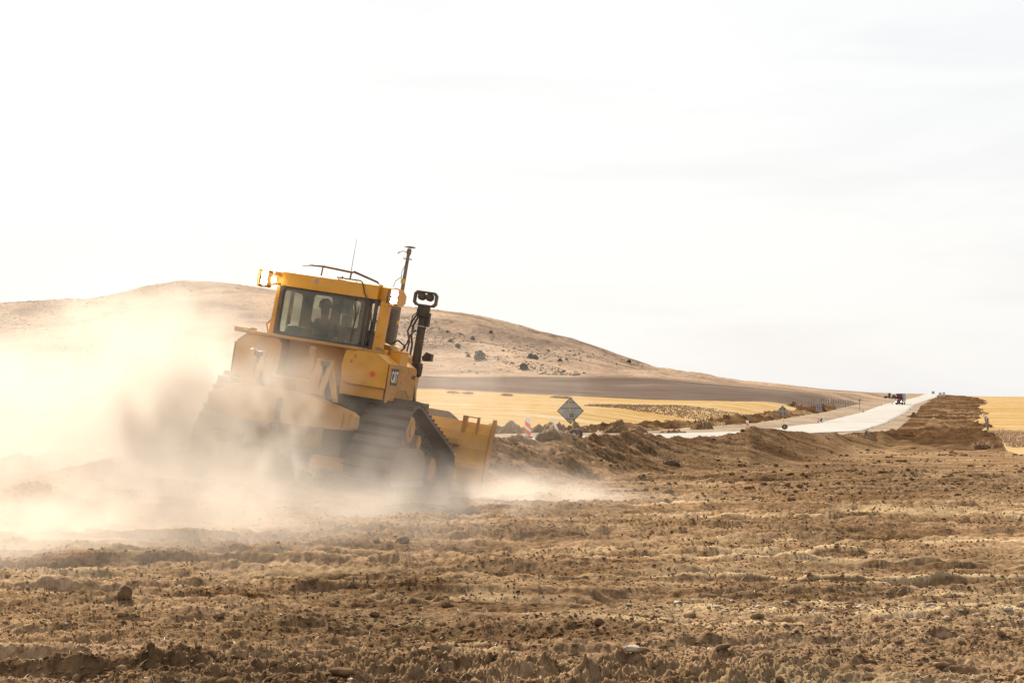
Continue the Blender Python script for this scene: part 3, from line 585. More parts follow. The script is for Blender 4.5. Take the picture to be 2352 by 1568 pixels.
# --- hood, stack, handle
b = MB(); b.prism([(1.74, 1.5), (1.74, 2.40), (1.95, 2.40), (3.55, 2.26), (3.62, 2.18), (3.62, 1.3)], -.47, .47, 'x')
b.prism([(.47, 2.38), (.60, 2.36), (.78, 2.22), (.78, 1.7), (.47, 1.7)], 1.74, 2.5, 'y')
hood = b.build('hood', [YELD], dozer, bevel=.02)
b = MB(); b.box(-.52, .52, 3.63, 3.82, .95, 2.24); b.build('radiator_guard', [YELD], dozer, bevel=.03)
STK = mat('stack_steel', (.12, .105, .095), .5, metal=.4, dust=.18)
b = MB(); b.lathe((.405, 2.2, 2.36), (0, 0, 1), [(0, .075), (.03, .096), (.60, .096), (.66, .06), (.72, .05), (.74, .052), (.80, .052)], 24); b.build('exhaust_stack', [STK], dozer, smooth=False)
b = MB(); b.tube([(.615, 1.8, 2.37), (.625, 1.8, 2.40), (.70, 1.8, 2.46), (.72, 1.8, 2.455), (.845, 1.8, 2.385), (.85, 1.8, 2.365), (.785, 1.8, 2.295)], .013, 8); b.build('grab_rail', [BLK], dozer)

# --- blade lift cylinders with lamps on top
def lift(side):
    x = .68*side
    b = MB(); b.tube([(x, 3.0, 2.08), (x, 3.0, 2.98)], .072, 20); b.lathe((x, 3.0, 2.92), (0, 0, 1), [(0, .085), (.11, .085), (.12, .06)], 20); b.lathe((x, 3.0, 2.74), (0, 0, 1), [(0, .076), (.03, .076)], 20)
    b.box(x-.10, x+.06, 2.9, 3.1, 2.93, 3.06); b.box(x+side*.09-.03, x+side*.09+.03, 2.95, 3.05, 2.78, 3.02)
    o = b.build('lift_cylinder', [BLK], dozer, bevel=.006)
    b = MB(); b.tube([(x, 3.0, 2.755), (x, 3.0, 2.785)], .0755, 20); b.build('clamp_band', [GREY], o)
    b = MB(); b.tube([(x, 3.0, 2.1), (x, 3.35, 1.25), (x, 3.5, .85)], .035, 12); b.build('rod', [CHROME], o)
    b = MB(); b.box(x-.12, x+.10, 2.9, 3.1, 2.02, 2.16); b.prism([(x+.10*side, 2.26), (x+.17*side, 2.36), (x+.27*side, 2.34), (x+.27*side, 2.22), (x+.13*side, 2.20)], 2.93, 3.07, 'y')
    b.lathe((x+side*.10, 2.92, 2.06), (0, 0, 1), [(-.14, .03), (-.10, .055), (.04, .06), (.07, .05), (.1, .03)], 16); b.build('trunnion', [DARK], o, bevel=.008)
    b = MB()
    b.tube([(x-.06*side, 2.9, 3.0), (x-.14*side, 2.9, 2.86), (x-.20*side, 2.9, 2.66), (x-.14*side, 2.9, 2.48), (x-.16*side, 2.9, 2.3), (x-.30*side, 2.85, 2.2)], .017, 8)
    b.tube([(x-.05*side, 2.92, 2.95), (x-.12*side, 2.92, 2.78), (x-.13*side, 2.92, 2.6), (x-.09*side, 2.92, 2.44), (x-.10*side, 2.92, 2.2)], .019, 8)
    b.tube([(x-.05*side, 2.88, 2.7), (x-.13*side, 2.86, 2.6), (x-.17*side, 2.86, 2.44), (x-.27*side, 2.86, 2.3), (x-.42*side, 2.8, 2.22)], .016, 8)
    b.tube([(x-.08*side, 2.95, 3.02), (x-.17*side, 2.95, 2.93), (x-.19*side, 2.95, 2.8), (x-.11*side, 2.95, 2.7)], .008, 6); b.build('hose', [DARK], o)
    # octagonal lamp guard
    zc, hw, hh, ch = 3.24, .205, .128, .05
    O_ = [(x-hw+ch, zc+hh), (x+hw-ch, zc+hh), (x+hw, zc+hh-ch), (x+hw, zc-hh+ch), (x+hw-ch, zc-hh), (x-hw+ch, zc-hh), (x-hw, zc-hh+ch), (x-hw, zc+hh-ch)]
    I_ = [(x+(p-x)*.84, zc+(q-zc)*.74) for p, q in O_]
    b = MB(); b.frame(O_, I_, 2.93, 3.03, 'y'); b.box(x-.11, x+.09, 2.95, 3.05, 3.03, 3.13); g = b.build('lamp_guard', [DARK], o, bevel=.003)
    for xo in (-.075, .065):
        b = MB(); b.lathe((x+xo, 2.93, zc+.035), (0, 1, 0), [(0, .04), (.02, .066), (.10, .068), (.11, .06)], 20); h_ = b.build('front_lamp', [BLK], g)
        b = MB(); b.lathe((x+xo, 3.042, zc+.035), (0, 1, 0), [(0, .055), (.004, .05)], 20); b.build('lens', [LENS], h_)
lift(1); lift(-1)

# --- blade
BLY = mat('scuffed_blade_paint', (.80, .38, .03), .6, var=.2, vscale=3, dust=.35, dcol=(.55, .38, .20), bump=.1, bscale=40)
def bl_profile():
    return [(4.42, -.06), (4.50, -.06), (4.43, .10), (4.38, .30), (4.36, .55), (4.38, .85), (4.44, 1.10), (4.50, 1.30), (4.44, 1.30), (4.33, 1.12), (4.26, .85), (4.24, .55), (4.26, .30), (4.32, .10)]
b = MB(); b.prism(bl_profile(), -1.78, 1.78, 'x'); b.box(-1.7, 1.7, 4.20, 4.27, .50, .60); b.box(-1.72, 1.72, 4.17, 4.30, .05, .20); b.box(-1.3, 1.3, 4.16, 4.28, .88, 1.0)
blade = b.build('blade', [BLY], dozer, bevel=.008)
b = MB(); b.prism([(4.36, -.10), (4.53, -.10), (4.50, .08), (4.45, .25), (4.44, .6), (4.48, 1.0), (4.56, 1.30), (4.52, 1.40), (4.40, 1.40), (4.33, 1.25), (4.24, .85), (4.22, .4), (4.28, .05)], 1.781, 1.82, 'x')
ep = b.build('end_plate', [YELD], blade, bevel=.005); ep2 = ep.copy(); COL.objects.link(ep2); ep2.location.x = -3.601
b = MB(); b.box(-1.80, 1.80, 4.44, 4.54, -.14, -.02); b.box(1.7, 1.88, 4.40, 4.55, -.14, .12); b.box(-1.88, -1.7, 4.40, 4.55, -.14, .12); b.build('cutting_edge', [GREY], blade, bevel=.004)
b = MB(); b.prism([(-1.15, 1.301), (1.15, 1.301), (.95, 1.42), (-.95, 1.42)], 4.46, 4.49, 'y'); b.build('spill_guard', [GREY], blade)
for sx in (1, -1):
    b = MB(); b.box(1.30*sx-.035, 1.30*sx+.035, 4.30, 4.42, 1.12, 1.40); b.box(1.54*sx-.02, 1.54*sx+.02, 4.32, 4.38, 1.10, 1.40); b.box(min(1.30*sx, 1.54*sx), max(1.30*sx, 1.54*sx), 4.34, 4.36, 1.375, 1.395); b.build('mast_bracket', [YELD], blade, bevel=.004)
b = MB(); b.tube([(-.172, 4.2, .9), (-.17, 4.2, 3.4), (-.163, 4.2, 4.12)], [.04, .034, .028], 12); b.box(-.24, -.09, 4.17, 4.23, 3.93, 3.945); b.lathe((-.16, 4.2, 4.0), (0, 0, 1), [(0, .03), (.04, .042), (.09, .042), (.12, .03)], 16)
b.lathe((-.16, 4.2, 4.13), (0, 0, 1), [(0, .03), (.012, .10), (.02, .11), (.032, .09), (.038, .01)], 24); mast = b.build('antenna_mast', [mat('mast_pole', (.17, .13, .10), .6, dust=.3)], blade)
b = MB(); BY = mat('band_yellow', (.75, .45, .02), .5); b.tube([(-.174, 4.2, 3.50), (-.174, 4.2, 3.58)], .0375, 12); b.build('yellow_band', [BY], mast); b = MB(); b.tube([(-.172, 4.2, 2.78), (-.172, 4.2, 2.84)], .0385, 12); b.build('yellow_band', [BY], mast)
b = MB(); b.tube([(-.17, 4.16, 4.05), (-.25, 4.12, 4.06), (-.33, 4.1, 4.0), (-.30, 4.1, 4.04)], .006, 6); b.tube([(-.2, 4.16, 3.62), (-.30, 4.14, 3.52), (-.33, 4.14, 3.40), (-.3, 4.14, 3.28)], .005, 6); b.tube([(-.15, 4.16, 3.9), (-.215, 4.15, 3.7), (-.2, 4.15, 3.5)], .005, 6); b.build('cable', [BLK], mast)
for sx in (1, -1):
    b = MB(); b.prism([(.75, .30), (1.2, .36), (3.6, .42), (4.24, .34), (4.24, .62), (3.6, .66), (1.2, .56), (.75, .50)], .84*sx-.05, .84*sx+.05, 'x'); b.build('push_arm', [YELD], dozer, bevel=.01)
    b = MB(); b.tube([(.8*sx, 3.1, .62), (.95*sx, 4.2, 1.0)], .05, 12); b.build('tilt_cylinder', [BLK], dozer)

# --- ripper at the back
b = MB()
b.prism([(-.72, 1.42), (.34, 1.42), (.42, 1.405), (1.17, 1.235), (1.215, 1.20), (1.21, 1.02), (1.15, .985), (.9, .96), (-.80, .88), (-1.13, .98), (-1.17, 1.2)], -1.08, -.86, 'y')
rip = b.build('ripper', [YELD], dozer, bevel=.012)
b = MB(); b.prism([(.42, 1.41), (1.16, 1.243), (1.16, 1.25), (.42, 1.42)], -1.07, -.87, 'y'); b.build('ripper_beam_top', [YELD], rip)
b = MB(); b.box(1.0, 1.03, -1.11, -.83, 1.0, 1.24); b.box(1.10, 1.13, -1.11, -.83, 1.0, 1.22); b.lathe((1.10, -1.08, 1.11), (0, -1, 0), [(0, .03), (.03, .03)], 12); b.build('beam_end_lug', [YELD], rip, bevel=.004)
for xc_ in (.58, -.50):
    b = MB()
    b.prism([(xc_-.10, 1.94), (xc_-.05, 1.97), (xc_-.02, 1.94), (xc_-.04, 1.43), (xc_-.26, 1.43)], -1.02, -.98, 'y')
    b.prism([(xc_+.07, 1.96), (xc_+.12, 1.96), (xc_+.14, 1.90), (xc_+.04, 1.43), (xc_-.06, 1.43), (xc_+.03, 1.75)], -1.02, -.98, 'y')
    b.prism([(xc_+.09, 1.86), (xc_+.13, 1.82), (xc_+.27, 1.36), (xc_+.20, 1.36), (xc_+.06, 1.72)], -.96, -.90, 'y')
    b.prism([(-1.02, 1.94), (-.96, 1.97), (-.60, 1.70), (-.60, 1.45), (-.98, 1.50)], xc_-.13, xc_-.10, 'x'); b.build('lift_bracket', [YELD], rip, bevel=.006)
    b = MB(); b.tube([(xc_-.05, -1.0, 1.90), (xc_+.08, -1.0, 1.90)], .04, 16); b.build('pin', [DARK], rip)
    b = MB(); b.tube([(xc_, -.95, 1.9), (xc_, -.5, 1.15)], .05, 14); b.build('ripper_cylinder', [BLK], rip)
for x in (0,):
    b = MB(); b.prism([(-1.10, 1.3), (-.98, 1.3), (-.98, .75), (-.90, .50), (-1.0, .45), (-1.12, .75)], x-.04, x+.04, 'x'); b.build('shank', [DARK], rip, bevel=.006)

# --- lettering and marks on the side plate (plane x = 1.296, read from the right side)
def side_text(txt, name, y, z, sx, sz, m, x=1.298, parent=plate, ext=.0015):
    c = bpy.data.curves.new(name, 'FONT'); c.body = txt; c.align_x = 'CENTER'; c.align_y = 'CENTER'; c.extrude = ext; c.offset = .018
    o = bpy.data.objects.new(name, c); COL.objects.link(o); bpy.context.view_layer.update()
    dg = bpy.context.evaluated_depsgraph_get(); me = bpy.data.meshes.new_from_object(o.evaluated_get(dg)); bpy.data.objects.remove(o)
    vs = [v.co.copy() for v in me.vertices]; cx = (max(v.x for v in vs)+min(v.x for v in vs))/2; cz = (max(v.y for v in vs)+min(v.y for v in vs))/2
    w = max(v.x for v in vs)-min(v.x for v in vs); h = max(v.y for v in vs)-min(v.y for v in vs)
    for v in me.vertices: p = v.co.copy(); v.co = (x+p.z, y+(p.x-cx)/w*sx, z+(p.y-cz)/h*sz)
    me.materials.clear(); return link(name, me, m, parent)
LB = mat('decal_black', (.03, .03, .03), .5); LW = mat('decal_white', (.78, .76, .72), .5); LY = mat('decal_yellow', (.8, .45, .02), .5)
b = MB(); b.box(1.2965, 1.2985, .0, .335, 1.735, 1.992); emb = b.build('emblem', [LB], plate)
side_text('CAT', 'emblem_letters', .168, 1.865, .285, .175, LW, 1.2998, emb)
b = MB(); b.prism([(.10, 1.778), (.24, 1.778), (.172, 1.842)], 1.3016, 1.3026, 'x'); b.build('emblem_triangle', [LY], emb)
side_text('6-829', 'unit_number', 1.10, 1.905, .20, .065, LB)
PK = mat('pink_chalk', (.80, .42, .36), .9); rn = random.Random(3); b = MB()
for k in range(16):
    y, z = .42+k*.045+rn.uniform(-.02, .02), 1.90-abs(k-6)*.014+rn.uniform(-.03, .03); P_ = []
    for j in range(5): P_.append((1.2975, y+rn.uniform(-.03, .03), z+rn.uniform(-.035, .035)))
    b.tube(P_, .0022, 4)
b.build('chalk_marks', [PK], plate)['kind'] = 'stuff'
b = MB()
for k in range(9):
    P_ = [(.30+k*.045+rn.uniform(-.02, .02), .156, 2.03+rn.uniform(-.03, .03)) for j in range(4)]; b.tube(P_, .002, 4)
b.build('chalk_marks', [PK], dozer)['kind'] = 'stuff'

# ------------------------------------------------------------------ driver
def skin_person(name, joints, edges, mats, loc):
    me = bpy.data.meshes.new(name); me.from_pydata([j[:3] for j in joints], [], []) if False else me.from_pydata([j[:3] for j in joints], edges, [])
    o = link(name, me, mats); o.modifiers.new('skin', 'SKIN')
    for i, j in enumerate(joints): me.skin_vertices[0].data[i].radius = (j[3], j[4])
    me.skin_vertices[0].data[0].use_root = True
    s_ = o.modifiers.new('sub', 'SUBSURF'); s_.levels = s_.render_levels = 2; return o
J = [(0, 0, 0, .15, .12), (0, -.02, .22, .15, .11), (0, -.02, .42, .18, .11), (0, -.01, .52, .07, .065), (0, .01, .60, .06, .06), (0, .02, .70, .085, .10), (0, .02, .80, .07, .085),
     (.19, -.02, .44, .065, .065), (.24, .10, .24, .05, .05), (.22, .32, .20, .038, .035), (.22, .40, .20, .035, .022), (-.19, -.02, .44, .065, .065), (-.25, .10, .22, .05, .05), (-.22, .30, .22, .038, .035), (-.22, .38, .23, .035, .022),
     (.10, .2, 0, .085, .08), (.12, .45, .02, .07, .065), (.12, .48, -.35, .05, .05), (-.10, .2, 0, .085, .08), (-.12, .45, .02, .07, .065), (-.12, .48, -.35, .05, .05)]
E_ = [(0, 1), (1, 2), (2, 3), (3, 4), (4, 5), (5, 6), (2, 7), (7, 8), (8, 9), (9, 10), (2, 11), (11, 12), (12, 13), (13, 14), (0, 15), (15, 16), (16, 17), (0, 18), (18, 19), (19, 20)]
drv = skin_person('person', J, E_, [mat('dark_work_clothes', (.045, .04, .038), .9)], None)
cabM = dozer.matrix_world.copy(); drv.matrix_world = cabM @ Matrix.Translation((-.19, .92, 2.06)) @ Matrix.Rotation(R(-8), 4, 'Y')
tag(drv, 'driver in dark clothes and a cap seated inside the bulldozer cab, seen from behind', 'person')
b = MB(); b.lathe((0, .02, .73), (0, 0, 1), [(0, .10), (.05, .105), (.10, .09), (.14, .05), (.15, .01)], 20); b.box(-.06, .06, .1, .2, .74, .755)
cap = b.build('cap', [mat('dark_cap', (.05, .045, .045), .9)], drv, smooth=True)
b = MB(); b.prism([(.02, .40), (.14, .35), (.10, .22), (.00, .30)], -.145, -.125, 'y'); b.m = 1; b.prism([(.12, .30), (.145, .29), (.03, .20), (.01, .22)], -.15, -.1455, 'y')
b.build('safety_vest', [mat('vest_grey_green', (.38, .42, .33), .8), mat('vest_orange', (.55, .25, .12), .8)], drv)
# ------------------------------------------------------------------ placing helpers
def px_x(px, Y): return (px*S-512)/F*Y
def hit(px, py, y0=60, y1=1480):
    """where the sight line through that image point meets the land"""
    Ys = y0*(y1/y0)**np.linspace(0, 1, 500); X_ = px_x(px, Ys); z = terrain(X_, Ys)[0]; line = EYE-(py*S-HY)/F*Ys
    k = np.nonzero(z >= line)[0]; i = k[0] if len(k) else 499
    return Vector((X_[i], Ys[i], z[i]))
nrs = np.random.RandomState(11)
def ico(sub):
    bm = bmesh.new(); bmesh.ops.create_icosphere(bm, subdivisions=sub, radius=1); v = np.array([x.co[:] for x in bm.verts]); f = np.array([[q.index for q in x.verts] for x in bm.faces]); bm.free(); return v, f
IC1, IC2, IC3 = ico(1), ico(2), ico(3)
def scatter(name, Ps, sizes, base, m, flat=(.5, .9), jit=.35, smooth=False, sink=.25):
    v, f = base; n = len(Ps); V = np.repeat(v[None], n, 0)*(1+nrs.uniform(-jit, jit, (n, len(v), 1)))
    sc = np.stack([nrs.uniform(.7, 1.4, n), nrs.uniform(.7, 1.4, n), nrs.uniform(*flat, n)], -1); V = V*sc[:, None]
    a = nrs.uniform(0, 6.28, n); ca, sa = np.cos(a)[:, None], np.sin(a)[:, None]; X_ = V[..., 0]*ca-V[..., 1]*sa; Y_ = V[..., 0]*sa+V[..., 1]*ca
    V = np.stack([X_, Y_, V[..., 2]], -1)*sizes[:, None, None]+Ps[:, None]; V[..., 2] += (sizes*sink)[:, None]
    Fa = (f[None]+(np.arange(n)*len(v))[:, None, None]).reshape(-1, 3); return link(name, np_mesh(name, V.reshape(-1, 3), Fa), m, smooth=smooth)

# ------------------------------------------------------------------ clods and straw on the worked soil
CLOD = mat('dry_clod', (.16, .10, .058), .95, var=.45, vscale=1.7, bump=.6, bscale=60, spec=.1)
CLODP = mat('pale_clod', (.42, .34, .26), .95, var=.3, vscale=2.5, bump=.5, bscale=50, spec=.1)
def spread(n, y0, y1, thr, seed, e=1.0):
    out_ = []
    u = nrs.uniform(0, 1, n*4); Y_ = 1/(1/y0+(1/y1-1/y0)*u**e); p = nrs.uniform(-150, 2500, n*4); X_ = px_x(p, Y_)
    keep = fbm(X_*.55, Y_*1.1, 4, seed) > thr; X_, Y_ = X_[keep][:n], Y_[keep][:n]
    z, c, _, _, _ = terrain(X_, Y_); k = c == 0; return np.stack([X_, Y_, z], -1)[k]
P_ = spread(18000, 8.3, 30, .0, 201); s_ = np.clip(nrs.lognormal(-4.75, .5, len(P_)), .005, .05)*np.clip(13/P_[:, 1], .5, 1.25)
tag(scatter('soil_clods', P_, s_, IC1, SOIL, sink=.05, jit=.45), kind='stuff')
P_ = spread(450, 8.3, 16, .1, 211); s_ = np.clip(nrs.lognormal(-3.8, .4, len(P_)), .012, .07)
tag(scatter('soil_lumps', P_, s_, IC2, SOIL, jit=.28, sink=.05), kind='stuff')
P_ = spread(380, 8.3, 24, .25, 221); s_ = np.clip(nrs.lognormal(-4.7, .45, len(P_)), .005, .025)
P2 = np.stack([nrs.normal(2.9, .9, 70), nrs.normal(14.6, .45, 70), np.zeros(70)], -1); P2[:, 2] = terrain(P2[:, 0], P2[:, 1])[0]
P_ = np.concatenate([P_, P2]); s_ = np.concatenate([s_, nrs.uniform(.012, .04, 70)])
tag(scatter('pale_stones', P_, s_, IC1, CLODP, sink=.15, flat=(.3, .6), jit=.45), kind='stuff')
P_ = spread(6000, 30, 62, .0, 231, .8); s_ = np.clip(nrs.lognormal(-3.7, .5, len(P_)), .012, .09)
tag(scatter('berm_clods', P_, s_, IC1, SOIL, sink=.15), kind='stuff')
OC = (np.array([(1, 0, 0), (-1, 0, 0), (0, 1, 0), (0, -1, 0), (0, 0, 1), (0, 0, -1)], float), np.array([(0, 2, 4), (2, 1, 4), (1, 3, 4), (3, 0, 4), (2, 0, 5), (1, 2, 5), (3, 1, 5), (0, 3, 5)]))
P_ = spread(75000, 8.3, 46, -.25, 205); s_ = P_[:, 1]/1991*nrs.uniform(.45, 1.5, len(P_))*np.where(P_[:, 1] > 30, .75, 1)
tag(scatter('soil_crumbs', P_, s_, OC, SOIL, flat=(.6, 1.1), jit=.5, sink=.1), kind='stuff')
def blades(name, Ps, hgt, m, spread_=.3, n=1, wid=.004, flatness=.3):
    k = len(Ps)*n; B_ = np.repeat(Ps, n, 0)+np.concatenate([nrs.normal(0, spread_, (k, 2)), np.zeros((k, 1))], -1)*hgt
    a = nrs.uniform(0, 6.28, k); e = nrs.uniform(flatness*.3, 1.45 if flatness > .5 else .7, k); L_ = hgt*nrs.uniform(.5, 1.2, k)
    d = np.stack([np.cos(a)*np.cos(e), np.sin(a)*np.cos(e), np.sin(e)], -1)*L_[:, None]; w = np.stack([-np.sin(a), np.cos(a), 0*a], -1)*wid
    mid = B_+d*.5+np.array([0, 0, 1])*L_[:, None]*.1; V = np.stack([B_-w, B_+w, mid+w*.8, mid-w*.8, B_+d], 1)
    fi = np.arange(k)[:, None]*5; Fa = np.concatenate([fi+[0, 1, 2], fi+[0, 2, 3], fi+[3, 2, 4]]); return link(name, np_mesh(name, V.reshape(-1, 3), Fa), m)
STRAW = mat('straw', (.50, .38, .22), .8, var=.3); GRS = mat('dry_grass', (.44, .30, .17), .85, var=.3); DGR = mat('brown_weeds', (.26, .175, .12), .9, var=.3)
P_ = spread(1300, 8.3, 26, .0, 241); P_[:, 2] += .004; tag(blades('straw_bits', P_, .06, STRAW, 0, 1, .0022, .1), kind='stuff')

def rock(name, loc, r, m, label, cat='rock', sq=(1, 1, .8), jit=.14, sub=IC3, seed=1, group=None, sink=.35):
    v, f = sub; rs = np.random.RandomState(seed); n = vnoise(v[:, 0]*1.7+seed, v[:, 1]*1.7+v[:, 2]*2.3, seed)*2*jit*2+vnoise(v[:, 0]*5+seed, v[:, 1]*5+v[:, 2]*4, seed)*jit
    V = v*(1+n)[:, None]*np.array(sq)*r; o = link(name, np_mesh(name, V, f), m); o.location = loc+Vector((0, 0, r*sink)); tag(o, label, cat, group); return o
def near_hit(px, py): return hit(px, py, 8, 60)
rock('rock', near_hit(925, 1246), .07, CLOD, 'dark round clod on bare soil in front of the right track', seed=3)
rock('rock', near_hit(288, 1374), .065, CLOD, 'upright brown rock alone at the left, below the dust', sq=(.9, .8, 1), seed=5)
rock('rock', near_hit(1455, 1512), .042, CLODP, 'flat white stone with a bright top near the bottom edge', sq=(1.5, .8, .45), seed=8)
rock('rock', near_hit(865, 1245), .035, CLOD, 'small dark clod left of the round clod behind the bulldozer', seed=9)

# clump of matted straw and earth on the berm crest
def grass_clump(px, py, y0, y1, r, hgt, n, m, core, label, sq):
    p = hit(px, py, y0, y1); e = empty('grass_clump', p); tag(e, label, 'grass clump')
    v, f = IC3; nn = vnoise(v[:, 0]*2.1+px, v[:, 1]*2.1+v[:, 2]*2.6, 5)*.5; V = v*(1+nn)[:, None]*np.array(sq)*r
    link('earth_core', np_mesh('earth_core', V, f), core, e)
    Pp = V[nrs.randint(0, len(V), n)]; o = blades('straw', Pp, hgt, m, .1, 1, .006, .6); o.parent = e; return e
grass_clump(1262, 1006, 34, 50, .20, .09, 260, DGR, CLOD, 'matted clump of straw and earth on top of the berm beside the leaning white marker', (1.25, .9, .95))
grass_clump(1540, 1066, 34, 60, .13, .10, 260, DGR, CLOD, 'dark dry tuft lying at the foot of the berm', (1.3, .8, .6))
grass_clump(2255, 1030, 55, 120, .22, .32, 320, GRS, CLOD, 'orange dry bush at the edge of the right stubble field', (1.2, .8, .7))

# ------------------------------------------------------------------ scrub and junipers on the hill
SCR = mat('grey_scrub', (.095, .072, .055), .95, var=.35, vscale=.2); JUN = mat('juniper_green', (.055, .058, .045), .95, var=.4, vscale=.6); BARK = mat('juniper_bark', (.10, .07, .05), .9)
n = 80000; pp = nrs.uniform(-250, 1480, n); Y_ = nrs.uniform(790, 1380, n); X_ = px_x(pp, Y_)
z, c, _, _, _ = terrain(X_, Y_); k = (fbm((z+.27*X_)*.10, X_*.011, 4, 301, .6)*.8+fbm(X_*.006, Y_*.006, 2, 305)*.35+nrs.normal(0, .30, n) > .10+.9*sm(1250, 1480, pp)+.25*sm(.2, -.4, fbm(X_*.003, Y_*.003, 2, 306))); X_, Y_ = X_[k], Y_[k]; z, c, _, _, _ = terrain(X_, Y_); k = c == 5
P_ = np.stack([X_, Y_, z], -1)[k]; s_ = np.clip(nrs.lognormal(-1.3, .45, len(P_)), .13, .8); tag(scatter('hill_scrub', P_, s_, IC1, SCR, flat=(.35, .7), jit=.4), kind='stuff')
def juniper(px, py, w, label):
    p = hit(px, py, 765, 1420); e = empty('juniper_tree', p-Vector((0, 0, .2))); tag(e, label, 'tree', 'junipers on the hill')
    h = w*.74; t = MB(); t.tube([(0, 0, 0), (.05*w, 0, h*.3), (0, .03*w, h*.6)], [w*.06, w*.045, w*.02], 6)
    t.tube([(0, 0, h*.25), (w*.2, .05*w, h*.5)], [w*.03, w*.01], 5); t.tube([(0, 0, h*.25), (-w*.2, 0, h*.48)], [w*.03, w*.01], 5); t.build('trunk', [BARK], e)
    q = 260; a = nrs.uniform(0, 6.28, q); hh = nrs.beta(1.2, 1.3, q); rr = w*.5*np.sqrt(nrs.uniform(.05, 1, q))*np.sqrt(np.clip(1.04-hh**1.6, 0, 1))*(1+.3*np.sin(a*3+px)+.2*np.sin(hh*9+px)); P = np.stack([rr*np.cos(a), rr*np.sin(a), hh*h*1.05+h*.05], -1)
    v, f = IC1; sz = nrs.uniform(.05, .12, q)*w; V = (v[None]*(1+nrs.uniform(-.45, .45, (q, len(v), 1))))*sz[:, None, None]+P[:, None]
    Fa = (f[None]+(np.arange(q)*len(v))[:, None, None]).reshape(-1, 3); link('crown', np_mesh('crown', V.reshape(-1, 3), Fa), JUN, e)
for px, py, w, lb in ((1102, 824, 5.6, 'largest dark juniper on the slope, just right of the hydraulic cylinder'), (1202, 848, 4.0, 'upright dark juniper low on the slope near the ploughed land'),
    (1219, 822, 3.6, 'left one of two touching junipers above the upright low one'), (1229, 824, 3.4, 'right one of two touching junipers above the upright low one'),
    (1287, 829, 2.4, 'wider juniper of the small pair mid slope'), (1301, 826, 1.7, 'tiny juniper right of the small pair mid slope'), (1260, 808, 1.9, 'small juniper alone above the small mid slope pair'),
    (1128, 764, 2.2, 'highest small juniper, near the top of the slope'), (1075, 819, 2.4, 'small juniper just left of the largest one'), (1035, 785, 2.4, 'small juniper high beside the black cylinder head'),
    (1027, 762, 1.6, 'faint small juniper nearest the lamp guard'), (1086, 779, 2.6, 'flat wide juniper above the largest one'), (1051, 798, 3.2, 'pale low juniper between the cylinder and the largest one'), (1445, 831, 2.4, 'single juniper standing on the skyline at the hill shoulder')):
    juniper(px, py, w*.85, lb)
WDM = mat('weed_stalks', (.36, .24, .14), .9, var=.3)
# weeds: the brown strip in the stubble, field edges
n = 2600; pp = nrs.uniform(1350, 1930, n); q = nrs.uniform(0, 1, n); Yc = I(pp, [1350, 1450, 1700, 1930], [330, 330, 350, 300]); Y_ = Yc+(q-.5)*I(pp, [1350, 1480, 1800, 1930], [15, 75, 80, 10]); X_ = px_x(pp, Y_)
z, c, _, _, _ = terrain(X_, Y_); k = (c == 3) ; P_ = np.stack([X_, Y_, z], -1)[k]; tag(blades('brown_weeds', P_, .28, WDM, 1.2, 4, .08, .8), kind='stuff')
n = 2200; Y_ = 1/nrs.uniform(1/160, 1/50, n); pp = I(Y_, GRX and GRY[::-1], GRX[::-1])+nrs.exponential(35, n)+5; X_ = px_x(pp, Y_); z = terrain(X_, Y_)[0]; k = fbm(X_*.4, Y_*.2, 3, 321) > -.1
P_ = np.stack([X_, Y_, z], -1)[k]; tag(blades('dry_grass', P_, .3, mat('bleached_grass', (.52, .36, .22), .9, var=.2), .5, 7, .014, .8), kind='stuff')
n = 700; pp = nrs.choice([1040, 1075, 1165, 1280, 1300], n)+nrs.normal(0, 5, n); Y_ = nrs.normal(470, 6, n); X_ = px_x(pp, Y_); z = terrain(X_, Y_)[0]
tag(blades('field_weeds', np.stack([X_, Y_, z], -1), .5, mat('rust_weeds', (.34, .20, .12), .9), .5, 4, .07, .8), kind='stuff')

# ------------------------------------------------------------------ dirt mounds along the road
def mound(px, py, w, h, label, y0=110, y1=600, seed=1):
    p = hit(px, py, y0, y1); k = p.y/F*S; w *= k; h *= k
    nx, ny = 46, 26; V = []; 
    gx, gy = np.meshgrid(np.linspace(-1, 1, nx), np.linspace(-1, 1, ny)); X_ = gx*w*.62; Y_ = gy*max(w*.45, h*1.6)
    r = np.sqrt(gx**2+gy**2); H_ = np.clip(1-r**1.9, 0, 1)*h*.86*(.72+fbm(gx*2.3+seed*3.1, gy*2+seed, 4, seed, .6)*.55)*1.15+fbm(X_*3/w*3, Y_*3/w*3+seed, 4, seed+9, .6)*h*.10*(1-r).clip(0, 1)*2
    Z_ = H_-.10*sm(.75, 1, r)-.05; Zt = terrain(X_+p.x, Y_+p.y)[0]-p.z
    f = [(j*nx+i, j*nx+i+1, (j+1)*nx+i+1, (j+1)*nx+i) for j in range(ny-1) for i in range(nx-1)]
    me = np_mesh('dirt_mound', np.stack([X_, Y_, Z_+Zt], -1).reshape(-1, 3), np.array(f)); o = link('dirt_mound', me, SOIL, smooth=True); o.location = p; tag(o, label, 'dirt mound', 'dirt mounds along the road'); return o
mound(1176, 994, 70, 26, 'dark dirt mound left of the nearest striped panel, beside the blade', seed=2)
mound(1262, 992, 90, 30, 'dirt mound between the nearest striped panel and the diamond sign', seed=3)
mound(1322, 992, 70, 24, 'dirt mound directly behind the near diamond sign wheels', seed=4)
mound(1432, 993, 100, 24, 'long low double topped dirt mound right of the near diamond sign', seed=5)
mound(1545, 993, 60, 12, 'low flat dirt mound between the long mound and the pointed one', seed=6)
mound(1612, 985, 48, 24, 'pointed dirt mound alone left of the second striped panel', seed=7)
